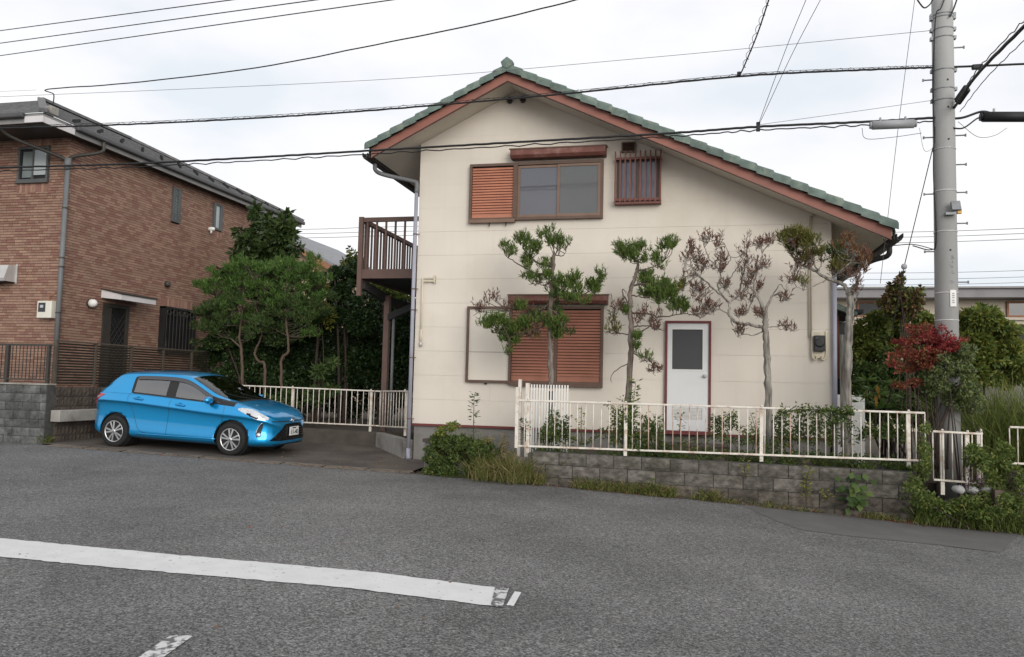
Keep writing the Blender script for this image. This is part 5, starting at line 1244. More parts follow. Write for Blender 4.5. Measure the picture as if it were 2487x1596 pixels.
for i, pts in enumerate(([(2020, 300), (2030, 325), (2090, 322), (2160, 312)], [(2155, 300), (2165, 350), (2180, 352), (2195, 335)], [(2245, 285), (2290, 320), (2330, 318), (2360, 300)], [(2150, 0), (2165, 18), (2178, 12), (2186, 0)], [(2230, 300), (2258, 300), (2290, 278), (2310, 272)])):
    cable(['thin wire looping under the grey splice box', 'pale loop of wire hanging left of the pole', 'thin wire loop sagging under the black splice box', 'black loop of wire left of the pole top', 'thick black loop from the pole to the long black splice box'][i], [at(x, y, CY - .06) for x, y in pts], (.004, .003, .004, .011, .012)[i], 'cable_grey' if i in (1, 2) else 'cable')
cable('steep thick black wire left of the pole at the top edge', [at(2245, -8, PY - .17), at(2236, 18, PY - .17), at(2226, 40, PY - .17)], .012)
cable('steep black wire across the pole face at the top edge', [at(2216, -8, PY - .17), at(2205, 20, PY - .17), at(2192, 48, PY - .16), at(2187, 240, PY - .16)], .009)
# ------------------------------------------------------------------ far buildings
fh = thing('tan_house', 'distant tan gabled house with grey tiled roof between brick house and balcony', 'house', (-17, 33, .4))
FY = 32
gp_ = [at(640, 560, FY), at(806, 612, FY)]
pk = at(600, 518, FY); e_ = at(772, 618, FY)
MB().prism([(pk.x - 7, 0), (e_.x + .15, 0), (e_.x + .15, e_.z - .15), (pk.x, pk.z - .25), (pk.x - 7, e_.z - .1)], FY, FY + 8).build('wall', 'tan_wall', fh)
sl = (pk.z - e_.z) / (e_.x - pk.x)
MB().prism([(pk.x, pk.z - .22), (e_.x + .4, e_.z - .45 + .0), (e_.x + .4, e_.z - .2), (pk.x, pk.z)], FY - .5, FY - .42).build('bargeboard', 'far_trim', fh)
MB().prism([(pk.x, pk.z - .03), (e_.x + .7, e_.z - .35), (e_.x + .7, e_.z - .22), (pk.x, pk.z + .12)], FY - .41, FY + 8.5).build('roof', 'far_roof', fh)
MB().box(e_.x - .9, e_.x - .1, FY - .03, FY - .004, e_.z - .95, e_.z - .35).build('window', 'glass_dark', fh)
for i in range(6): MB().box(pk.x + .5, e_.x + .1, FY - .012, FY - .002, e_.z - .6 - i * .8, e_.z - .585 - i * .8).build('siding_joint', 'far_trim', fh)
lb = thing('low_building', 'long low beige building with grey flat eave behind the shrubs at right', 'building', (9, 30, .3))
LY = 30; zt2, zb2 = at(2200, 679, LY).z, at(2200, 703, LY).z
MB().box(3.0, 24, LY, LY + 8, .2, zt2 - .2).build('wall', 'beige', lb)
MB().box(2.6, 24.4, LY - .8, LY + 8.5, zb2, zt2 - .06).build('eave', 'eave_grey', lb); MB().box(2.5, 24.5, LY - .9, LY + 8.6, zt2 - .059, zt2).build('roof_edge', 'fascia_grey', lb)
for x0, x1 in ((2008, 2092), (2358, 2440)):
    p, q = at(x0, 707, LY), at(x1, 744, LY); f = MB(); fbox(f, p.x, q.x, q.z, p.z, .06, LY - .08, LY - .002); wo_ = f.build('window', 'far_trim', lb)
    MB().box(p.x + .06, q.x - .06, LY - .03, LY - .003, q.z + .06, p.z - .06).build('pane', 'glass_dark', wo_); MB().box(p.x - .1, q.x + .1, LY - .12, LY - .003, q.z - .1, q.z - .01).build('sill', 'beige', wo_)
p = at(2330, 760, LY - 2); q = at(2500, 850, LY - 2)
dk = MB().box(p.x, q.x + 3, LY - 2, LY - 1.8, .2, p.z).build('dark_annex', 'dark', lb)
gw_ = MB().box(4.6, 14, 16.2, 16.35, .2, at(2330, 862, 16.2).z).build('garden_wall', 'foundation'); tag(gw_, 'plain grey-green garden wall behind the grasses at the right edge', 'wall')
vw = MB().box(HX1 + .06, HX1 + .55, 14.5, 14.62, .2, at(1960, 925, 14.5).z).build('utility_cabinet', 'off_white', bevel=.01); tag(vw, 'small white cabinet behind the trunk at the right corner of the cream house', 'cabinet')
# ------------------------------------------------------------------ trees and plants
KM = {'g': 'needle', 'o': 'needle_olive', 'd': 'needle_dead', 'r': 'needle_rust', 'p': 'pine_left', 'k': 'weed_dark'}
KN = {'g': 'foliage', 'o': 'olive_foliage', 'd': 'dead_foliage', 'r': 'rust_foliage', 'p': 'foliage', 'k': 'dark_foliage'}
def conifer(name, label, C, s, Y, trunk, tr0, tr1, branches, clumps, bark, group, dens=.95, L=.085, W=.0072, base=None, jitter=.22, up=.72):
    mpp = (Y * 1.03) / FPX / s
    T = [C(x, y, Y) for x, y in trunk]
    if base is not None: T = [Vector((T[0].x + .02, Y, base))] + T
    root = thing(name, label, 'tree', (T[0].x, Y, base or T[0].z), group)
    tp = spline(T, 10); n = len(tp)
    tp = [q + Vector((RNG.normal() * .006, RNG.normal() * .006, 0)) for q in tp]
    rad = [(tr0 + (tr1 - tr0) * i / (n - 1)) * (1 + .06 * math.sin(i * 2.1) + RNG.normal() * .03) for i in range(n)]
    MB().tube(tp, rad, 12).build('trunk', bark, root, True)
    bp = [(q, .02) for q in tp]; bm2 = MB()
    for b in branches:
        r0 = b[-1] if not isinstance(b[-1], tuple) else .02; pts = [q for q in b if isinstance(q, tuple)]
        dy = RNG.uniform(-jitter, jitter); P = [C(x, y, Y + dy * i / max(1, len(pts) - 1)) for i, (x, y) in enumerate(pts)]
        a = min(tp, key=lambda q: (q - P[0]).length)
        if (a - P[0]).length < .2: P[0] = a
        else:
            a2 = min(bp, key=lambda q: (q[0] - P[0]).length)[0]
            if (a2 - P[0]).length < .3: P[0] = a2
        SPp = spline(P, 6); SPp = [q + Vector(RNG.normal(size=3) * .006) for q in SPp]
        bm2.tube(SPp, list(np.linspace(r0, r0 * .35, len(SPp))), 6); bp += [(q, .01) for q in SPp]
    groups = {}
    clumps = [(c[0] + (RNG.normal() * c[2] * .5 if k_ else 0), c[1] + (RNG.normal() * c[3] * .5 if k_ else 0), c[2] * (.5 if k_ else .55), c[3] * (.5 if k_ else .55), *c[4:]) for c in clumps for k_ in range(5 if (c[5] if len(c) > 5 else 1.) > .55 else 3)]
    for c in clumps:
        x, y, rx, ry, kd = c[:5]; dn = c[5] if len(c) > 5 else 1.
        cen = C(x, y, Y + RNG.uniform(-jitter, jitter)); r_ = (rx * mpp, (rx + ry) * .4 * mpp, ry * mpp)
        near_ = min(bp, key=lambda q: (q[0] - cen).length)[0]
        cen.y = cen.y * .5 + (near_.y) * .5
        mid_ = near_.lerp(cen, .5) + Vector(RNG.normal(size=3) * .02)
        bm2.tube(spline([near_, mid_, cen], 3), [.006] * 6 + [.004], 5) if (near_ - cen).length > .05 else None
        vol = r_[0] * r_[2]
        ns = max(6, int(vol * 2600 * dn * dens))
        if kd in 'dr' or dn < .7:
            for _ in range(int(9 + vol * 260)):
                e = cen + Vector(RNG.normal(size=3) * np.array(r_) * .6); bm2.tube([cen.lerp(e, .1), cen.lerp(e, .6) + Vector(RNG.normal(size=3) * .015), e], .0035, 4, caps=False)
        groups.setdefault(kd, []).append(tufts(cen, r_, ns, per=11 if dn >= .7 else 7, spread=.5, up=up, L=L, W=W))
    if bm2.f: bm2.build('branches', 'twig' if bark != 'bark_grey' else 'bark_grey', root, True)
    for kd, parts in groups.items():
        P, D, LL, WW = cat(parts); stuff(leaf_obj(KN[kd], KM[kd], P, D, LL, WW, root))
    return root
G4 = 'conifers along the white railing'
C1 = crop(1140, 540, 4.276); C8 = crop(1480, 540, 2.655)
conifer('conifer_tree', 'tall green layered conifer in front of the lower shutters', C1, 4.276, 13.0, [(838, 1900), (845, 1540), (840, 1200), (845, 900), (860, 560), (880, 340)], .056, .028,
    [[(855, 470), (720, 430), (600, 330), (560, 270), .022], [(845, 530), (700, 530), (540, 450), (400, 370), .022], [(840, 620), (760, 650), (680, 590), .014], [(885, 340), (960, 350), (1000, 310), .012], [(870, 780), (1000, 750), (1150, 760), (1330, 680), .022], [(870, 590), (950, 640), .014],
     [(835, 830), (700, 920), (500, 970), (400, 930), .018], [(835, 1050), (740, 980), (790, 880), .014], [(840, 1040), (700, 1100), (560, 1150), (420, 1200), .02], [(850, 900), (950, 1000), (960, 1100), .018], [(870, 740), (1000, 800), (1100, 830), .015]],
    [(400, 290, 85, 60, 'g'), (570, 200, 90, 80, 'g'), (690, 290, 80, 80, 'g'), (770, 170, 90, 65, 'g'), (890, 240, 70, 85, 'g'), (990, 250, 40, 70, 'g', .5), (600, 400, 75, 80, 'g'), (810, 450, 80, 50, 'g', .8), (800, 560, 55, 55, 'g'), (650, 590, 75, 45, 'g', .7), (740, 630, 60, 35, 'g', .6),
     (1000, 640, 130, 70, 'g'), (1130, 700, 90, 60, 'g', .8), (1270, 660, 110, 80, 'g'), (1380, 600, 65, 55, 'g'), (1060, 830, 150, 60, 'g', 1.1), (930, 680, 80, 80, 'g'), (900, 770, 70, 60, 'k', 1.),
     (200, 1080, 140, 85, 'g', 1.1), (400, 1120, 125, 100, 'g', 1.1), (460, 1240, 120, 90, 'g', 1.1), (560, 1080, 100, 70, 'g'), (680, 1050, 65, 55, 'g'), (950, 1060, 125, 115, 'g', 1.2), (970, 1160, 90, 70, 'k', 1.), (400, 1360, 50, 40, 'g', .4), (530, 880, 60, 50, 'g', .8),
     (110, 930, 90, 60, 'd', .45), (210, 780, 60, 70, 'd', .35), (400, 900, 60, 90, 'd', .4), (640, 1190, 150, 60, 'o', .4), (720, 1120, 100, 80, 'd', .3), (620, 960, 100, 60, 'd', .3), (700, 1000, 120, 60, 'k', .6), (880, 900, 70, 70, 'k', .6)], 'bark', G4, base=.45)
conifer('conifer_tree', 'green conifer with tiered clumps left of the white back door', C8, 2.655, 13.0, [(118, 1330), (130, 1000), (140, 700), (135, 450), (170, 345), (185, 260)], .062, .022,
    [[(180, 320), (280, 290), (360, 240), .016], [(140, 410), (230, 400), (330, 400), .02], [(130, 530), (90, 470), (85, 430), (110, 460), .014], [(145, 575), (250, 590), (330, 610), (480, 590), (600, 610), .017], [(145, 680), (250, 670), (360, 700), .014], [(145, 740), (230, 690), (340, 620), .014], [(125, 890), (50, 950), (10, 1000), (15, 1030), .010], [(140, 850), (230, 870), (290, 920), .012], [(135, 740), (60, 715), (0, 715), .012], [(135, 470), (200, 480), (300, 480), .016]],
    [(130, 190, 80, 55, 'g'), (180, 240, 60, 50, 'g'), (75, 195, 45, 28, 'g'), (375, 180, 60, 48, 'g'), (300, 245, 26, 28, 'g'), (345, 300, 40, 25, 'g', .5), (240, 390, 75, 55, 'g', 1.1), (240, 470, 80, 62, 'g', 1.2), (360, 415, 60, 42, 'g'), (380, 500, 80, 52, 'g', 1.1), (400, 560, 65, 42, 'g'), (480, 575, 40, 25, 'g', .7), (90, 570, 30, 32, 'g'),
     (10, 640, 45, 55, 'o', .5), (30, 700, 50, 40, 'o', .4), (180, 755, 22, 16, 'g'), (170, 820, 22, 16, 'g'), (250, 890, 70, 40, 'g', .45), (285, 960, 40, 40, 'd', .3), (330, 610, 60, 30, 'd', .35), (210, 620, 40, 30, 'd', .35), (560, 605, 50, 25, 'd', .3), (300, 690, 40, 20, 'd', .3), (470, 420, 30, 25, 'o', .3), (60, 560, 40, 60, 'd', .15)], 'bark', G4, base=.45)
conifer('conifer_tree', 'dead leafless-looking conifer with reddish brown tips right of the back door', C8, 2.655, 13.0, [(1035, 1460), (1022, 1000), (1010, 750), (1005, 580)], .062, .045,
    [[(1005, 575), (950, 470), (930, 380), .03], [(1010, 565), (1040, 490), (1090, 460), (1130, 490), .024], [(1040, 485), (1100, 400), (1140, 460), .012], [(1000, 685), (900, 660), (820, 645), (770, 590), (775, 520), (720, 470), (620, 380), (520, 280), .03], [(775, 520), (830, 470), (850, 390), (880, 250), (890, 150), .02], [(720, 470), (700, 400), (720, 330), (640, 230), (610, 150), .016], [(720, 430), (800, 330), (850, 250), .014], [(1000, 700), (930, 730), (880, 720), .014], [(935, 470), (910, 530), (880, 590), (800, 600), .014],
     [(1015, 680), (1100, 670), (1150, 660), .01], [(930, 390), (960, 300), (990, 200), .014], [(620, 380), (560, 330), (500, 200), .012], [(770, 590), (700, 560), (620, 530), .011], [(850, 390), (900, 420), (940, 440), .01], [(720, 330), (780, 240), (740, 140), .010]],
    [(500, 230, 45, 75, 'd', .4), (560, 230, 45, 55, 'd', .4), (530, 170, 35, 40, 'd', .4), (640, 120, 60, 35, 'd', .35), (700, 150, 40, 40, 'd', .35), (610, 290, 50, 40, 'd', .4), (720, 300, 45, 26, 'd', .5), (740, 240, 40, 40, 'd', .35), (860, 200, 55, 80, 'd', .5), (870, 290, 50, 70, 'd', .5), (880, 400, 38, 55, 'd', .5), (980, 150, 45, 55, 'd', .5), (1030, 130, 26, 40, 'd', .45), (970, 290, 45, 45, 'd', .4), (920, 330, 40, 40, 'd', .4), (540, 350, 60, 40, 'd', .35), (740, 420, 50, 40, 'd', .35), (550, 430, 50, 40, 'd', .35), (560, 500, 60, 40, 'd', .35), (620, 540, 70, 45, 'd', .35), (680, 560, 45, 40, 'd', .35), (900, 500, 60, 50, 'd', .35), (840, 600, 40, 30, 'd', .35), (950, 440, 30, 30, 'd', .35), (1130, 500, 50, 28, 'd', .5), (1130, 690, 50, 35, 'd', .4), (850, 710, 50, 20, 'd', .35), (960, 600, 40, 30, 'd', .3), (470, 420, 22, 22, 'o', .35)], 'bark_grey', G4, dens=.36, base=.45)
conifer('conifer_tree', 'half-dead conifer with olive tufts at the right corner of the house', C8, 2.655, 13.0, [(1530, 1480), (1535, 1000), (1545, 700), (1555, 520), (1545, 440)], .072, .05,
    [[(1545, 450), (1490, 390), (1400, 360), (1320, 310), (1230, 270), (1170, 210), .034], [(1555, 450), (1600, 380), (1620, 300), (1640, 220), .026], [(1440, 372), (1540, 270), (1580, 200), .014], [(1420, 362), (1340, 400), (1270, 430), (1210, 420), .012], [(1340, 320), (1300, 220), (1250, 150), .014], [(1350, 330), (1370, 260), (1360, 210), .01], [(1240, 270), (1200, 180), (1180, 110), .012], [(1545, 480), (1590, 500), (1570, 560), .02]],
    [(1190, 105, 100, 55, 'o', 1.1), (1255, 150, 65, 60, 'o', 1.), (1115, 110, 35, 38, 'o'), (1170, 185, 50, 55, 'o', .7), (1225, 235, 50, 45, 'd', .6), (1360, 215, 28, 48, 'o'), (1280, 250, 36, 36, 'o', .7), (1260, 295, 70, 40, 'd', .5), (1190, 370, 50, 40, 'd', .5), (1240, 395, 40, 25, 'o', .5), (1540, 180, 60, 65, 'r', .6), (1450, 200, 55, 40, 'k', .8), (1470, 275, 65, 50, 'o', .7), (1460, 345, 60, 40, 'd', .5), (1640, 255, 38, 65, 'r', .7), (1645, 230, 30, 40, 'd', .6), (1560, 340, 55, 45, 'd', .4), (1600, 400, 30, 60, 'd', .3), (1180, 150, 50, 40, 'd', .4)], 'bark_grey', G4, base=.4)
st = MB().tube(spline([C8(1515, 1450, 13.1), C8(1512, 1100, 13.1), C8(1508, 725, 13.1)], 6), [.055] * 12 + [.05], 12).build('dead_stump', 'bark_grey', smooth=True); tag(st, 'bare grey cut trunk close beside the half-dead conifer', 'trunk')

# ---- green pines behind the carport
C4 = crop(440, 480, 2.961); G5 = 'green pines behind the carport'
def area_clumps(n, poly_fn, rx, ry, kd, dn=1.):
    out = []
    while len(out) < n:
        c = poly_fn()
        if c: out.append((c[0], c[1], rx * RNG.uniform(.7, 1.25), ry * RNG.uniform(.7, 1.2), kd, dn))
    return out
def pine(label, Y, trunk, branches, spots, r0=.042, kd='p'):
    cl2 = []
    for x, y, sx, sy, n in spots:
        for _ in range(n): cl2.append((x + RNG.normal() * sx * 1.2, y + RNG.normal() * sy * 1.25, RNG.uniform(28, 66), RNG.uniform(24, 50), kd if y + RNG.normal() * 80 < 760 else 'k', 1.))
    conifer('pine_tree', label, C4, 2.961, Y, trunk, r0, .02, branches, cl2, 'bark_red', G5, dens=.6, L=.12, W=.010, base=.45, jitter=.6)
pine('leftmost bushy green pine beside the brick house wall', 17.6, [(440, 1300), (430, 1080), (420, 1000), (440, 800), (460, 640)], [[(428, 1080), (350, 1010), (300, 985), (230, 850), .028], [(435, 850), (330, 760), (240, 700), .022], [(450, 700), (520, 600), .02]],
     [(230, 700, 50, 40, 5), (340, 600, 45, 50, 6), (300, 800, 80, 60, 6), (440, 560, 60, 50, 6), (200, 870, 50, 40, 3), (440, 720, 80, 60, 5), (260, 900, 90, 60, 5), (420, 860, 90, 60, 6), (150, 850, 40, 50, 3)])
pine('middle bright green pine behind the windscreen of the blue car', 17.9, [(600, 1380), (600, 1200), (560, 1180), (530, 1120), (575, 1000), (580, 880), (590, 700)], [[(580, 880), (520, 750), (500, 600), .024], [(590, 760), (660, 660), (690, 560), .024]],
     [(540, 530, 70, 35, 7), (650, 560, 70, 50, 7), (600, 650, 90, 50, 7), (560, 780, 100, 50, 6), (690, 700, 70, 50, 6), (580, 880, 100, 50, 6), (480, 640, 60, 40, 4)])
pine('rightmost green pine with a crooked forked trunk behind the white railing', 17.7, [(730, 1500), (720, 1180), (770, 1100), (755, 900), (760, 820), (780, 680)], [[(745, 1010), (680, 950), (600, 930), .016], [(765, 820), (860, 740), (960, 680), .026], [(775, 700), (820, 600), (860, 520), .024]],
     [(760, 530, 70, 35, 6), (860, 560, 50, 40, 6), (830, 640, 70, 50, 6), (760, 760, 90, 50, 6), (900, 700, 70, 50, 5), (980, 740, 50, 50, 5), (880, 830, 80, 50, 5), (760, 880, 90, 50, 6), (930, 900, 60, 40, 4), (660, 800, 60, 40, 4)])

# ---- broad-leaved shrubs and trees
def bush(name, label, cat_, Y, C, s, blobs, m, n, L, W, group=None, stems=3, base=.3, stem_m='stem', droop=.1, stem_r=.025, shell=.45, second=None):
    blobs = [q for x, y, rx, ry in blobs for q in [(x, y, rx * .78, ry * .78)] + [(x + RNG.normal() * rx * .55, y + RNG.normal() * ry * .55, rx * RNG.uniform(.25, .5), ry * RNG.uniform(.25, .5)) for _ in range(4)]]
    mpp = (Y * 1.04) / FPX / s; cs = [(C(x, y, Y + RNG.uniform(-.35, .35)), rx * mpp, ry * mpp) for x, y, rx, ry in blobs]
    tot = sum(a * b for _, a, b in cs); root = thing(name, label, cat_, (cs[0][0].x, Y, base), group); parts = []
    for c, rx, ry in cs: parts.append(broad(c, (rx, (rx + ry) * .42, ry), int(n * rx * ry / tot), L, W, shell=shell, droop=droop))
    P, D, LL, WW = cat(parts)
    if second:
        mi = (RNG.random(len(P)) < second[1]).astype(np.int32); stuff(leaf_obj('crown', ([m, second[0]], mi), P, D, LL, WW, root))
    else: stuff(leaf_obj('crown', m, P, D, LL, WW, root))
    sm = MB(); bx_ = sum(c.x for c, _, _ in cs) / len(cs)
    for i in range(stems):
        c = cs[i % len(cs)][0]; b = Vector((bx_ + RNG.normal() * .12, Y + RNG.normal() * .1, base - .1))
        sm.tube(spline([b, b.lerp(c, .5) + Vector((RNG.normal() * .06, RNG.normal() * .06, .05)), c], 6), list(np.linspace(stem_r, stem_r * .35, 13)), 7)
    sm.build('stems' if stems > 1 else 'trunk', stem_m, root, True)
    return root
bush('broadleaf_tree', 'tall dark large-leaved tree against the brick wall gutter', 'tree', 20.2, C4, 2.961, [(600, 250, 110, 90), (720, 300, 90, 90), (480, 330, 90, 80), (560, 400, 140, 80), (690, 400, 90, 70), (540, 110, 40, 50), (620, 180, 70, 60), (740, 200, 60, 60), (440, 440, 60, 60), (360, 540, 60, 50), (780, 260, 40, 50)], 'bigleaf', 5200, .24, .062, stems=4, base=.5, droop=.35, stem_r=.06, shell=.3)
bush('evergreen_shrub', 'dark glossy evergreen tree under and beside the balcony', 'tree', 19.0, C4, 2.961, [(1160, 600, 110, 120), (1230, 540, 80, 80), (1120, 700, 100, 110), (1200, 800, 160, 120), (1080, 850, 130, 100), (1300, 900, 150, 120), (1260, 500, 60, 60)], 'evergreen', 15000, .10, .028, 'dark evergreens behind the carport', stems=4, base=.45, stem_r=.05)
bush('evergreen_shrub', 'dark evergreen hedge in shade behind the white railing', 'shrub', 19.3, C4, 2.961, [(900, 1000, 180, 150), (1080, 1050, 180, 150), (760, 950, 150, 130), (980, 1200, 200, 150), (760, 1200, 160, 160), (1180, 1250, 180, 160), (880, 1330, 220, 120)], 'evergreen', 24000, .10, .028, 'dark evergreens behind the carport', stems=5, base=.45)
bush('evergreen_shrub', 'dark evergreen shrub between the columns under the balcony', 'shrub', 19.4, C4, 2.961, [(1400, 1050, 160, 170), (1550, 1000, 140, 170), (1620, 1200, 140, 200), (1430, 1280, 170, 170), (1560, 850, 120, 90), (1350, 1150, 130, 150)], 'evergreen', 20000, .10, .028, 'dark evergreens behind the carport', stems=5, base=.45)
bush('evergreen_shrub', 'low dark shrubs behind the roof of the blue car', 'shrub', 18.6, C4, 2.961, [(260, 1080, 140, 120), (420, 1150, 150, 130), (580, 1100, 140, 140), (300, 950, 120, 90), (520, 980, 130, 100), (180, 1150, 110, 120), (660, 1300, 150, 120), (350, 1280, 200, 90)], 'evergreen', 20000, .095, .026, 'dark evergreens behind the carport', stems=5, base=.5, second=('weed_dark', .12))
bush('evergreen_shrub', 'dense dark evergreen screen at the back of the garden', 'shrub', 21.6, C4, 2.961, [(x, y, 150, 130) for x in range(150, 1750, 190) for y in (960, 1130, 1300, 1440)] + [(1300, 760, 160, 120), (1480, 800, 160, 120), (1620, 820, 120, 140), (900, 830, 160, 120)], 'evergreen', 42000, .13, .04, 'dark evergreens behind the carport', stems=6, base=.45)
bush('yellow_shrub', 'yellow-green feathery shrub right of the green pines', 'shrub', 18.4, C4, 2.961, [(980, 660, 80, 60), (1030, 800, 70, 50), (1060, 860, 60, 40), (930, 640, 50, 40), (960, 900, 60, 30), (980, 480, 40, 50)], 'yellow_green', 1500, .12, .016, stems=4, base=.45)
bush('climber', 'yellow-green climber seen through the gap under the balcony deck', 'plant', 20.5, C4, 2.961, [(1450, 660, 80, 40), (1560, 710, 80, 40), (1640, 760, 60, 40), (1400, 630, 50, 30)], 'hedge', 2600, .10, .03, stems=3, base=.45)
bush('far_shrub', 'pale tall shrub top showing left of the balcony post', 'shrub', 24, C4, 2.961, [(1230, 420, 40, 50), (1180, 470, 40, 40), (1260, 470, 50, 40)], 'yellow_green', 600, .14, .03, stems=3, base=.45, second=('evergreen', .5))
bush('leafy_shrub', 'mid green leafy shrub filling the space under the green pines', 'shrub', 18.2, C4, 2.961, [(230, 860, 110, 80), (330, 960, 130, 90), (480, 900, 130, 90), (640, 900, 130, 90), (800, 930, 130, 90), (930, 860, 100, 80), (700, 1020, 140, 70), (240, 1040, 110, 80)], 'weed_dark', 15000, .07, .02, stems=6, base=.5, second=('evergreen', .45), shell=.2)
bush('fern', 'dull green fern leaves behind the pales of the carport railing', 'plant', 16.9, C4, 2.961, [(1000, 1250, 70, 40), (960, 1420, 90, 60), (1080, 1190, 40, 30), (740, 1440, 80, 50)], 'weed_dark', 1400, .16, .03, stems=6, base=.5, stem_r=.01)

# ---- right-hand garden
C5 = crop(2000, 600, 3.85)
bush('hedge_shrub', 'olive green hedge shrub between the house corner and the pole', 'shrub', 15.6, C5, 3.85, [(450, 760, 180, 110), (650, 740, 160, 90), (380, 920, 160, 150), (600, 900, 190, 140), (300, 1050, 120, 120), (800, 720, 140, 80), (820, 850, 160, 130), (940, 680, 80, 80), (520, 1080, 200, 120)], 'hedge', 14000, .09, .024, stems=5, base=.2, second=('yellow_green', .12))
bush('hedge_shrub', 'yellowing broad shrub right of the pole', 'shrub', 15.2, C5, 3.85, [(1380, 660, 130, 90), (1530, 680, 140, 90), (1450, 780, 170, 110), (1620, 760, 140, 80), (1420, 900, 160, 120), (1600, 930, 170, 110), (1720, 770, 110, 60), (1480, 600, 60, 50), (1560, 1030, 150, 80), (1380, 1080, 120, 120), (1750, 950, 120, 100), (1700, 1080, 120, 70), (1420, 1180, 110, 90), (1560, 1220, 100, 70), (1700, 1230, 110, 70), (1820, 1150, 90, 90)], 'hedge', 15000, .10, .026, stems=5, base=.2, second=('yellow_green', .3))
bush('dark_shrub', 'deep green shrub in the shade behind the fatsia leaves', 'shrub', 15.0, C5, 3.85, [(350, 1200, 140, 140), (500, 1200, 160, 130), (650, 1180, 160, 140), (450, 1380, 200, 140), (800, 1250, 160, 160), (900, 1100, 120, 120), (700, 1400, 200, 140), (1000, 1300, 130, 180), (1020, 1150, 100, 100), (800, 1560, 160, 120), (960, 1580, 140, 130), (1080, 1500, 110, 140), (560, 1560, 180, 100)], 'weed_dark', 21000, .085, .024, stems=5, base=.2, second=('hedge', .15))
bush('brown_shrub', 'tall brown-leaved shrub in front of the low beige building', 'shrub', 14.4, C5, 3.85, [(720, 300, 35, 70), (700, 430, 110, 70), (620, 520, 100, 90), (800, 530, 130, 90), (860, 450, 70, 60), (740, 600, 150, 70), (640, 380, 40, 40), (910, 390, 20, 30)], 'brown_leaf', 2600, .08, .022, stems=6, base=.3, second=('hedge', .3), stem_r=.016)
nd = bush('nandina', 'nandina shrub with bright crimson leaves in front of the pole', 'shrub', 12.55, C5, 3.85, [(1060, 830, 110, 60), (1120, 880, 100, 55), (960, 860, 110, 45), (1060, 940, 110, 30), (740, 885, 110, 20), (1230, 865, 70, 25), (1120, 790, 70, 40), (1180, 930, 80, 40)], 'nandina', 3300, .055, .012, stems=5, base=.1, stem_r=.009, droop=.05, shell=.2)
bush('nandina', 'dull rust-red nandina branches below the crimson crown', 'shrub', 12.6, C5, 3.85, [(860, 780, 70, 70), (900, 880, 100, 60), (830, 1010, 120, 50), (900, 1090, 110, 40), (960, 1020, 90, 50), (780, 1140, 90, 30), (850, 1270, 70, 35), (960, 1125, 50, 20), (700, 1290, 60, 25), (1020, 1010, 110, 60), (1120, 980, 100, 50), (1040, 1110, 90, 50), (760, 960, 90, 30), (640, 1080, 70, 30), (700, 1010, 110, 25), (1000, 760, 80, 40)], 'nandina_dull', 4300, .055, .012, stems=5, base=.1, stem_r=.009, droop=.05, shell=.2, second=('nandina', .3))
bush('grey_shrub', 'grey-green fine-leaved shrub with dark leaning stems right of the nandina', 'shrub', 12.5, C5, 3.85, [(1150, 1040, 100, 70), (1240, 1100, 110, 80), (1200, 1200, 120, 80), (1300, 1020, 110, 80), (1260, 940, 100, 60), (1130, 1130, 70, 60), (1350, 1180, 80, 90), (1180, 1280, 60, 60), (1320, 1320, 90, 120), (1400, 1450, 110, 120), (1100, 1200, 90, 80), (1160, 1110, 100, 80), (1060, 1300, 110, 110), (1240, 1420, 130, 110)], 'grey_leaf', 8500, .055, .011, stems=4, base=.0, stem_r=.012, shell=.25, second=('hedge', .4))
C6 = crop(2020, 880, 3.85)
sm = MB()
for pts, r0 in ((((1010, 640), (1060, 500), (1150, 260), (1240, 200)), .035), (((990, 640), (1010, 430), (1070, 250)), .02), (((960, 640), (930, 400), (960, 250)), .016), (((1090, 640), (1110, 450), (1190, 250)), .016), (((900, 640), (880, 350), (850, 200)), .018), (((1000, 640), (980, 400), (985, 150)), .018), (((860, 640), (830, 420), (790, 300)), .014)):
    sm.tube(spline([C6(x, y, 12.55) for x, y in [(pts[0][0] - 10, 1000)] + list(pts)], 6), list(np.linspace(r0, r0 * .5, 6 * len(pts) + 1)), 7)
o = sm.build('shrub_stems', 'stem', nd, True)
# fatsia: palmate leaves
fa = thing('fatsia', 'fatsia with large pale green lobed leaves behind the white railing', 'plant', (2.7, 13.4, .3)); P, D, U = [], [], []
for x, y in ((330, 170), (380, 250), (480, 190), (280, 320), (360, 330), (440, 300), (420, 390), (540, 350), (600, 290), (500, 420), (260, 370), (620, 400), (560, 200), (680, 330)):
    c = C6(x, y, 13.4 + RNG.uniform(-.2, .2))
    for k_ in range(8):
        a = -2.0 + k_ * .57; P.append(c); D.append((math.sin(a), -.25 + RNG.normal() * .1, .25 * math.cos(a) + .1)); U.append((0, -.5, 1))
stuff(leaf_obj('leaves', 'fatsia', P, D, .17, .03, fa, up=U))
MB().tube([C6(400, 700, 13.4), C6(420, 420, 13.4), C6(380, 260, 13.4)], .015, 6).tube([C6(420, 700, 13.4), C6(520, 430, 13.4), C6(560, 220, 13.4)], .015, 6).build('stems', 'stem', fa)
P, D = [], []
for x, y in ((425, 200), (440, 240), (410, 290), (330, 250), (415, 330)):
    P.append(C6(x, y, 13.35)); D.append((.05, 0, -1))
al = leaf_obj('withered_leaves', 'autumn', P, D, .18, .03, fa); stuff(al)

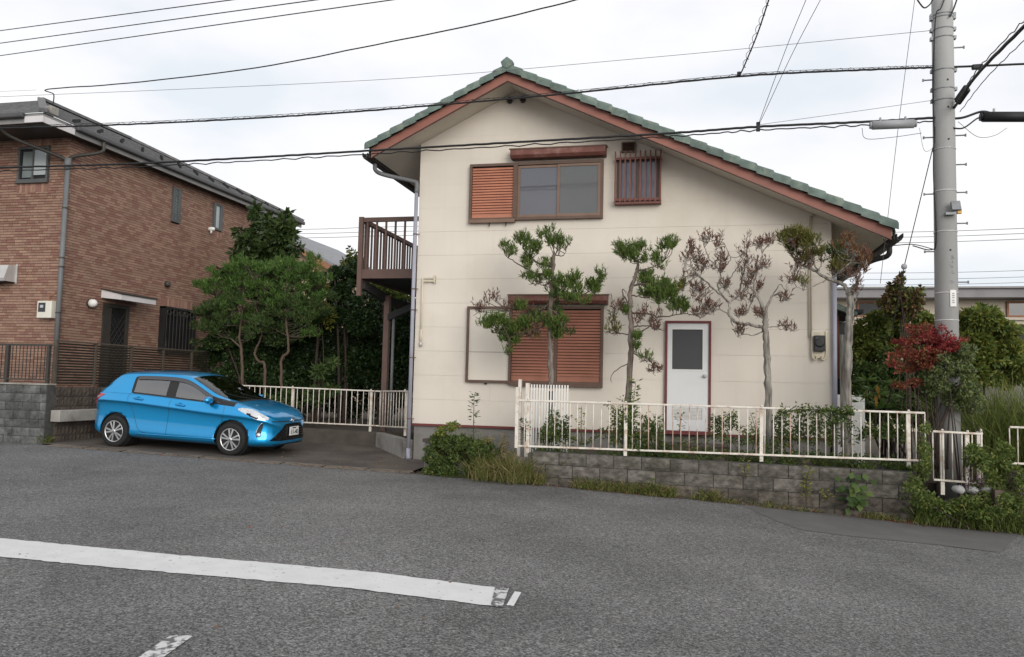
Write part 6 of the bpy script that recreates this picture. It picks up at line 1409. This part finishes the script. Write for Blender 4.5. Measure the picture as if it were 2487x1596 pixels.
# ---- grasses and small weeds
def grass(name, label, pts, m, n, h, w, spread=.08, lean=.35, second=None, kind='stuff', cat_='grass'):
    """pts: base points"""
    B = np.array([[*p] for p in pts]); idx = RNG.integers(0, len(B), n); P = B[idx] + RNG.normal(size=(n, 3)) * np.array([spread, spread, .01])
    D = np.stack([RNG.normal(size=n) * lean, RNG.normal(size=n) * lean, np.ones(n)], 1); H = RNG.uniform(.35, 1.1, n) * h
    # two segments: lower and drooping upper
    P2 = P + D / np.linalg.norm(D, axis=1, keepdims=True) * (H * .55)[:, None]; D2 = D.copy(); D2[:, :2] *= 2.4; D2[:, 2] *= .75
    PP = np.concatenate([P, P2]); DD = np.concatenate([D, D2]); HH = np.concatenate([H * .7, H * .6]); WW = np.full(2 * n, w)
    if second: mi = (RNG.random(n) < second[1]).astype(np.int32); m = ([m, second[0]], np.concatenate([mi, mi]))
    o = leaf_obj(name, m, PP, DD, HH, WW); tag(o, label, cat_); o['kind'] = kind; return o
def along(x0, x1, n, dy=0., dz=0.):
    c = RNG.uniform(x0, x1, max(6, n // 5)); w_ = RNG.uniform(.03, .16, len(c)); i = RNG.integers(0, len(c), n * 4)
    xs = np.clip(c[i] + RNG.normal(size=n * 4) * w_[i], x0, x1)
    return [(x, ey(x) + dy + RNG.normal() * .025, gz(x) + dz) for x in xs]
grass('grass', 'green grass and weeds growing along the foot of the grey block wall', along(-2.4, 0.3, 60, .0), 'grass', 2600, .19, .004, .04, second=('grass_dry', .3))
grass('grass', 'sparse short weeds along the right half of the grey block wall', along(0.0, 3.0, 60, .0), 'grass_dry', 1200, .10, .004, .04, second=('weed', .55))
grass('grass', 'tall seeding grass at the left end of the grey block wall', [(x, 12.0 + RNG.uniform(-.1, .35), gz(x) + .0) for x in np.linspace(-3.3, -2.3, 30)], 'grass', 1300, .45, .0045, .09, .3, second=('grass_dry', .45))
grass('grass', 'weeds spilling over the right road edge by the timber post', [(x, ey(x) + RNG.uniform(-.15, .1), gz(x)) for x in np.linspace(3.0, 5.0, 60)], 'weed', 2200, .32, .006, .06, .3, second=('grass', .4))
grass('grass', 'tall arching grasses in front of the garden wall at right', [(x, 13.6 + RNG.uniform(-.5, .6), .25) for x in np.linspace(4.1, 6.4, 40)], 'grass', 4800, 1.45, .006, .16, .2, second=('hedge', .4))
p0_ = gnd(103, 1040)
grass('grass_tuft', 'small bright grass tuft at the foot of the left block wall', [(p0_.x, p0_.y + .03, p0_.z)], 'grass', 160, .2, .006, .05, .45, kind='thing', cat_='grass tuft')
grass('grass', 'low weeds and moss on top of the grey block wall under the railing', [(x + RNG.normal() * .1, 12.26 + RNG.uniform(-.05, .5), .5) for x in RNG.uniform(-2.4, 2.95, 45)], 'weed_dark', 3000, .15, .006, .05, .5, second=('hedge', .4))
CBs = crop(1020, 1000, 6.0)
bush('weed_bush', 'tangled green weed bush covering the gate post by the house', 'bush', 12.6, CBs, 6.0, [(280, 420, 170, 140), (480, 480, 200, 170), (700, 500, 200, 150), (850, 560, 180, 150), (280, 640, 200, 150), (500, 700, 220, 160), (740, 740, 220, 160), (220, 850, 180, 120), (960, 500, 150, 120), (420, 880, 220, 110), (650, 900, 220, 100), (980, 720, 190, 160), (880, 900, 200, 110), (1100, 850, 150, 130), (600, 600, 200, 160)], 'weed', 24000, .045, .012, stems=12, base=.05, stem_r=.008, shell=.15, second=('weed_dark', .45), droop=.0)
bush('weed_bush', 'yellow-leaved sprig rising above the weed bush', 'bush', 12.6, CBs, 6.0, [(420, 240, 120, 80), (290, 290, 90, 60), (490, 190, 60, 50)], 'yellow_green', 420, .055, .016, stems=4, base=.1, stem_r=.006, shell=.1, second=('weed', .5))
bush('dry_weeds', 'dry brown seed heads between the weed bush and the block wall', 'weeds', 12.3, CBs, 6.0, [(1200, 450, 60, 160), (1250, 650, 130, 170), (1150, 850, 130, 130), (980, 430, 80, 60), (500, 430, 80, 70)], 'grass_dry', 900, .05, .007, stems=8, base=.05, stem_r=.005, shell=.1, second=('brown_leaf', .4))
def sprig(name, label, C, s, Y, stem, n, m, L, W, base=None, cat_='weed'):
    P = [C(x, y, Y) for x, y in stem]; root = thing(name, label, cat_, tuple(P[0])); SP_ = spline(P, 8)
    MB().tube(SP_, list(np.linspace(.008, .003, len(SP_))), 5).build('stem', 'stem', root); idx = RNG.integers(max(0, len(SP_) // 6), len(SP_), n)
    B = np.array([[*SP_[i]] for i in idx]); a = RNG.random(n) * 6.28; D = np.stack([np.cos(a), np.sin(a) * .8, RNG.uniform(-.3, .6, n)], 1)
    B2 = B + D * RNG.uniform(0, .07, n)[:, None]
    leaf_obj('leaves', m, B2, D, RNG.uniform(.6, 1.1, n) * L, W, root, up=np.tile((0, -.4, 1), (n, 1))); return root
C7 = crop(980, 680, 2.852)
sprig('tall_weed', 'tall single-stemmed weed in front of the cream wall', C7, 2.852, 12.75, [(485, 1170), (485, 1000), (488, 860), (490, 785)], 90, 'weed_dark', .085, .016)
sprig('tall_weed', 'vine climbing the trunk of the second conifer', C7, 2.852, 12.85, [(1560, 1180), (1570, 1000), (1590, 860), (1610, 700)], 170, 'weed', .09, .02)
Cw = crop(1200, 960, 2.3077)
G6 = 'young weeds behind the railing'
for i, (x, y0, y1, n, m_, l) in enumerate(((175, 260, 130, 60, 'weed_dark', 'dark weed at the left end post of the long railing'), (330, 260, 90, 160, 'weed', 'leafy vine inside the white trellis'), (385, 260, 120, 90, 'weed_dark', 'dark vine at the right side of the white trellis'), (490, 270, 60, 30, 'yellow_green', 'sparse yellowing weed right of the trellis'), (670, 290, 70, 80, 'yellow_green', 'yellow-leaved vine left of the second conifer trunk'), (720, 280, 20, 60, 'weed', 'green vine wrapped on the second conifer at the railing'), (850, 290, 110, 90, 'weed', 'green weed right of the second conifer'), (920, 290, 110, 50, 'weed', 'slim weed just left of the back door'), (1040, 200, 110, 20, 'weed_dark', 'tiny weed in front of the door vent'), (1240, 210, 110, 60, 'weed_dark', 'dark leaved shoot just right of the back door'), (1330, 200, 100, 50, 'weed_dark', 'second dark leaved shoot right of the back door'), (1450, 300, 100, 50, 'weed', 'pale weed left of the dead conifer trunk'), (1610, 240, 90, 110, 'weed_dark', 'dense weed right of the dead conifer trunk'), (1740, 240, 90, 110, 'weed_dark', 'leafy vine climbing the railing near the house corner'), (1820, 280, 90, 100, 'weed', 'green vine on the railing left of the last trunk'), (1900, 260, 90, 80, 'weed', 'thin vine right beside the house downpipe'), (1410, 470, 370, 22, 'yellow_green', 'orange-tipped sprig growing from the block wall'), (880, 560, 480, 26, 'weed', 'bright sprig at the foot of the block wall'), (1750, 610, 400, 60, 'yellow_green', 'yellow-green seedling climbing the block wall'), (1870, 600, 540, 18, 'yellow_green', 'small bright seedling left of the large-leaved weed'), (2350, 560, 400, 90, 'weed', 'weeds at the right end of the block wall'))):
    yy = 12.0 if y0 > 420 else 12.22
    sprig('weed', l, Cw, 2.3077, yy, [(x, y0), (x + RNG.normal() * 8, (y0 + y1) / 2), (x + RNG.normal() * 14, y1)], int(n * 1.8), m_, .06, .013)
for l_, bl_, m_, n_ in (('leafy vine mass filling the white trellis beside the first trunk', [(330, 180, 50, 90), (290, 230, 50, 50), (390, 200, 40, 80)], 'weed', 900), ('bushy vine round the foot of the second conifer', [(760, 180, 60, 120), (700, 120, 50, 60), (800, 260, 70, 60), (690, 240, 50, 70)], 'weed', 1300), ('straggly green weeds between the second conifer and the door', [(860, 210, 60, 70), (910, 170, 40, 50)], 'weed', 500), ('leafy shoots between the door and the dead conifer', [(1250, 170, 50, 60), (1330, 140, 40, 50), (1440, 220, 50, 70)], 'weed_dark', 520), ('climbing weeds between the dead conifer and the house corner', [(1610, 160, 50, 80), (1700, 150, 50, 70), (1800, 170, 60, 80), (1640, 250, 70, 50), (1900, 220, 50, 80)], 'weed_dark', 1300)):
    bush('climber', l_, 'climber', 12.5, Cw, 2.3077, bl_, m_, n_, .055, .014, stems=4, base=.45, stem_r=.006, shell=0., second=('weed_dark' if m_ == 'weed' else 'yellow_green', .3))
for i, (x, y1) in enumerate(((180, 480), (330, 250), (560, 330), (690, 300), (860, 330), (1020, 360), (1130, 480))):
    sprig('stalk', ['first', 'second', 'third', 'fourth', 'fifth', 'sixth', 'seventh'][i] + ' stalk from the left rising out of the weed bush', CBs, 6.0, 12.45, [(x, 900), (x + 10, 650), (x + RNG.normal() * 40, y1)], 60, ('weed', 'grass_dry', 'weed', 'yellow_green')[i % 4], .06, .012)
def creeper(label, pts, Y, n, m, second=None):
    P = np.array([[*Cw(x, y, Y)] for x, y in pts]); i = RNG.integers(0, len(P) - 1, n); t = RNG.random(n)[:, None]; B = P[i] * (1 - t) + P[i + 1] * t + RNG.normal(size=(n, 3)) * np.array([.04, .035, .035])
    D = RNG.normal(size=(n, 3)); D[:, 2] += .2; root = thing('creeper', label, 'creeper', tuple(P[0]))
    MB().tube(spline([Vector(q) for q in P], 5), .006, 5).build('vine', 'stem', root)
    leaf_obj('leaves', ([m, second or m], (RNG.random(n) < .35).astype(np.int32)), B, D, RNG.uniform(.03, .07, n), .014, root)
creeper('creeper trailing along the right part of the long top rail', [(1600, 100), (1720, 80), (1850, 82), (1960, 90), (2010, 85)], 12.14, 520, 'weed', 'weed_dark')
creeper('creeper hanging from the top rail near the house corner', [(1880, 90), (1900, 160), (1960, 100), (1990, 150), (2000, 280)], 12.15, 260, 'weed_dark', 'weed')
creeper('creeper filling the railing left of its last post', [(2040, 250), (2100, 180), (2160, 230), (2220, 150), (2270, 260), (2300, 120)], 12.4, 900, 'weed_dark', 'hedge')
creeper('mixed weeds climbing through the middle of the long railing', [(250, 250), (420, 240), (520, 270), (700, 150), (760, 230), (900, 240), (960, 290), (1240, 220), (1330, 260), (1480, 250), (1560, 300), (1680, 200), (1800, 280)], 12.35, 1100, 'weed', 'weed_dark')
creeper('ground ivy behind the bottom rail of the long railing', [(750, 290), (1000, 310), (1300, 330), (1600, 330), (1900, 350), (2250, 370)], 12.3, 1500, 'weed_dark', 'hedge')
# large-leaved weed on the wall
bw2 = thing('broad_weed', 'dark green broad-leaved weed against the right part of the block wall', 'weed', tuple(C6(190, 1330, 12.0))); P, D = [], []
for _ in range(46):
    x, y = 205 + RNG.normal() * 75, 1200 + RNG.normal() * 80; c = C6(x, y, 12.0 + RNG.uniform(-.12, .06)); P.append(c); D.append((RNG.normal() * .7, -.5, -.5 + RNG.normal() * .3))
leaf_obj('leaves', 'weed_dark', P, D, RNG.uniform(.1, .16, len(P)), .05, bw2, up=np.tile((0, -1, .6), (len(P), 1)))
MB().tube([C6(205, 1390, 12.03), C6(200, 1250, 12.03), C6(215, 1080, 12.03)], .01, 6).build('stem', 'stem', bw2)
bush('road_weeds', 'mixed weeds overgrowing the lower wall beside the short railing', 'weeds', 12.0, C6, 3.85, [(780, 1180, 90, 70), (860, 1280, 120, 80), (980, 1360, 150, 80), (1250, 1350, 160, 90), (1400, 1250, 120, 90), (870, 1000, 50, 120), (850, 800, 40, 140), (1500, 1400, 150, 70), (1650, 1300, 150, 120), (1450, 950, 90, 120), (1330, 850, 80, 90), (1620, 820, 70, 80), (1700, 1100, 110, 130)], 'weed', 9000, .055, .014, stems=9, base=-.1, stem_r=.007, shell=.1, second=('hedge', .4))
for i, (x, y0, y1) in enumerate(((1285, 1080, 870), (1390, 1190, 1050), (1680, 1280, 1020), (1780, 1400, 1060))):
    sprig('purple_flower', ['leftmost', 'second', 'third', 'rightmost'][i] + ' purple flower spike from the left at the right road edge', C6, 3.85, 11.95, [(x - 10, y0 + 120), (x, y0), (x + 15, y1)], 120, 'purple', .035, .01, cat_='flower')
# fallen leaves
n = 260; X = RNG.uniform(2.6, 4.6, n); P = np.stack([X, [ey(x) - abs(RNG.normal()) * .1 + .03 for x in X], [gz(x) + .012 for x in X]], 1)
leaf = leaf_obj('leaf_litter', 'nandina', P, np.stack([RNG.normal(size=n), RNG.normal(size=n), RNG.normal(size=n) * .15], 1), .05, .012, up=np.tile((0, 0, 1), (n, 1))); tag(leaf, 'fallen red leaves along the right road edge', 'leaves'); leaf['kind'] = 'stuff'
n = 900; X = RNG.uniform(-11.5, 3.4, n); P = np.stack([X, [ey(x) - abs(RNG.normal()) * .12 + .04 for x in X], [gz(x) + .02 for x in X]], 1)
leaf = leaf_obj('leaf_litter', 'litter', P, np.stack([RNG.normal(size=n), RNG.normal(size=n), RNG.normal(size=n) * .15], 1), .035, .01, up=np.tile((0, 0, 1), (n, 1))); tag(leaf, 'dry brown leaf litter along the road edge', 'leaves'); leaf['kind'] = 'stuff'
n = 46; pts = [gnd(RNG.uniform(0, 2400), RNG.uniform(1200, 1530)) for _ in range(n)]; P = [(p.x, p.y, p.z + .01) for p in pts]
leaf = leaf_obj('leaf_litter', 'litter', P, np.stack([RNG.normal(size=n), RNG.normal(size=n), RNG.normal(size=n) * .1], 1), .03, .009, up=np.tile((0, 0, 1), (n, 1))); tag(leaf, 'scattered single dry leaves on the road', 'leaves'); leaf['kind'] = 'stuff'
n = 240; X = RNG.uniform(-8.0, -5.0, n); Y_ = RNG.uniform(12.9, 16.1, n); P = np.stack([X, Y_, [slab_z(x, y) + .012 for x, y in zip(X, Y_)]], 1)
leaf = leaf_obj('leaf_litter', 'litter', P, np.stack([RNG.normal(size=n), RNG.normal(size=n), RNG.normal(size=n) * .15], 1), .035, .01, up=np.tile((0, 0, 1), (n, 1))); tag(leaf, 'dry leaves scattered on the carport slab', 'leaves'); leaf['kind'] = 'stuff'
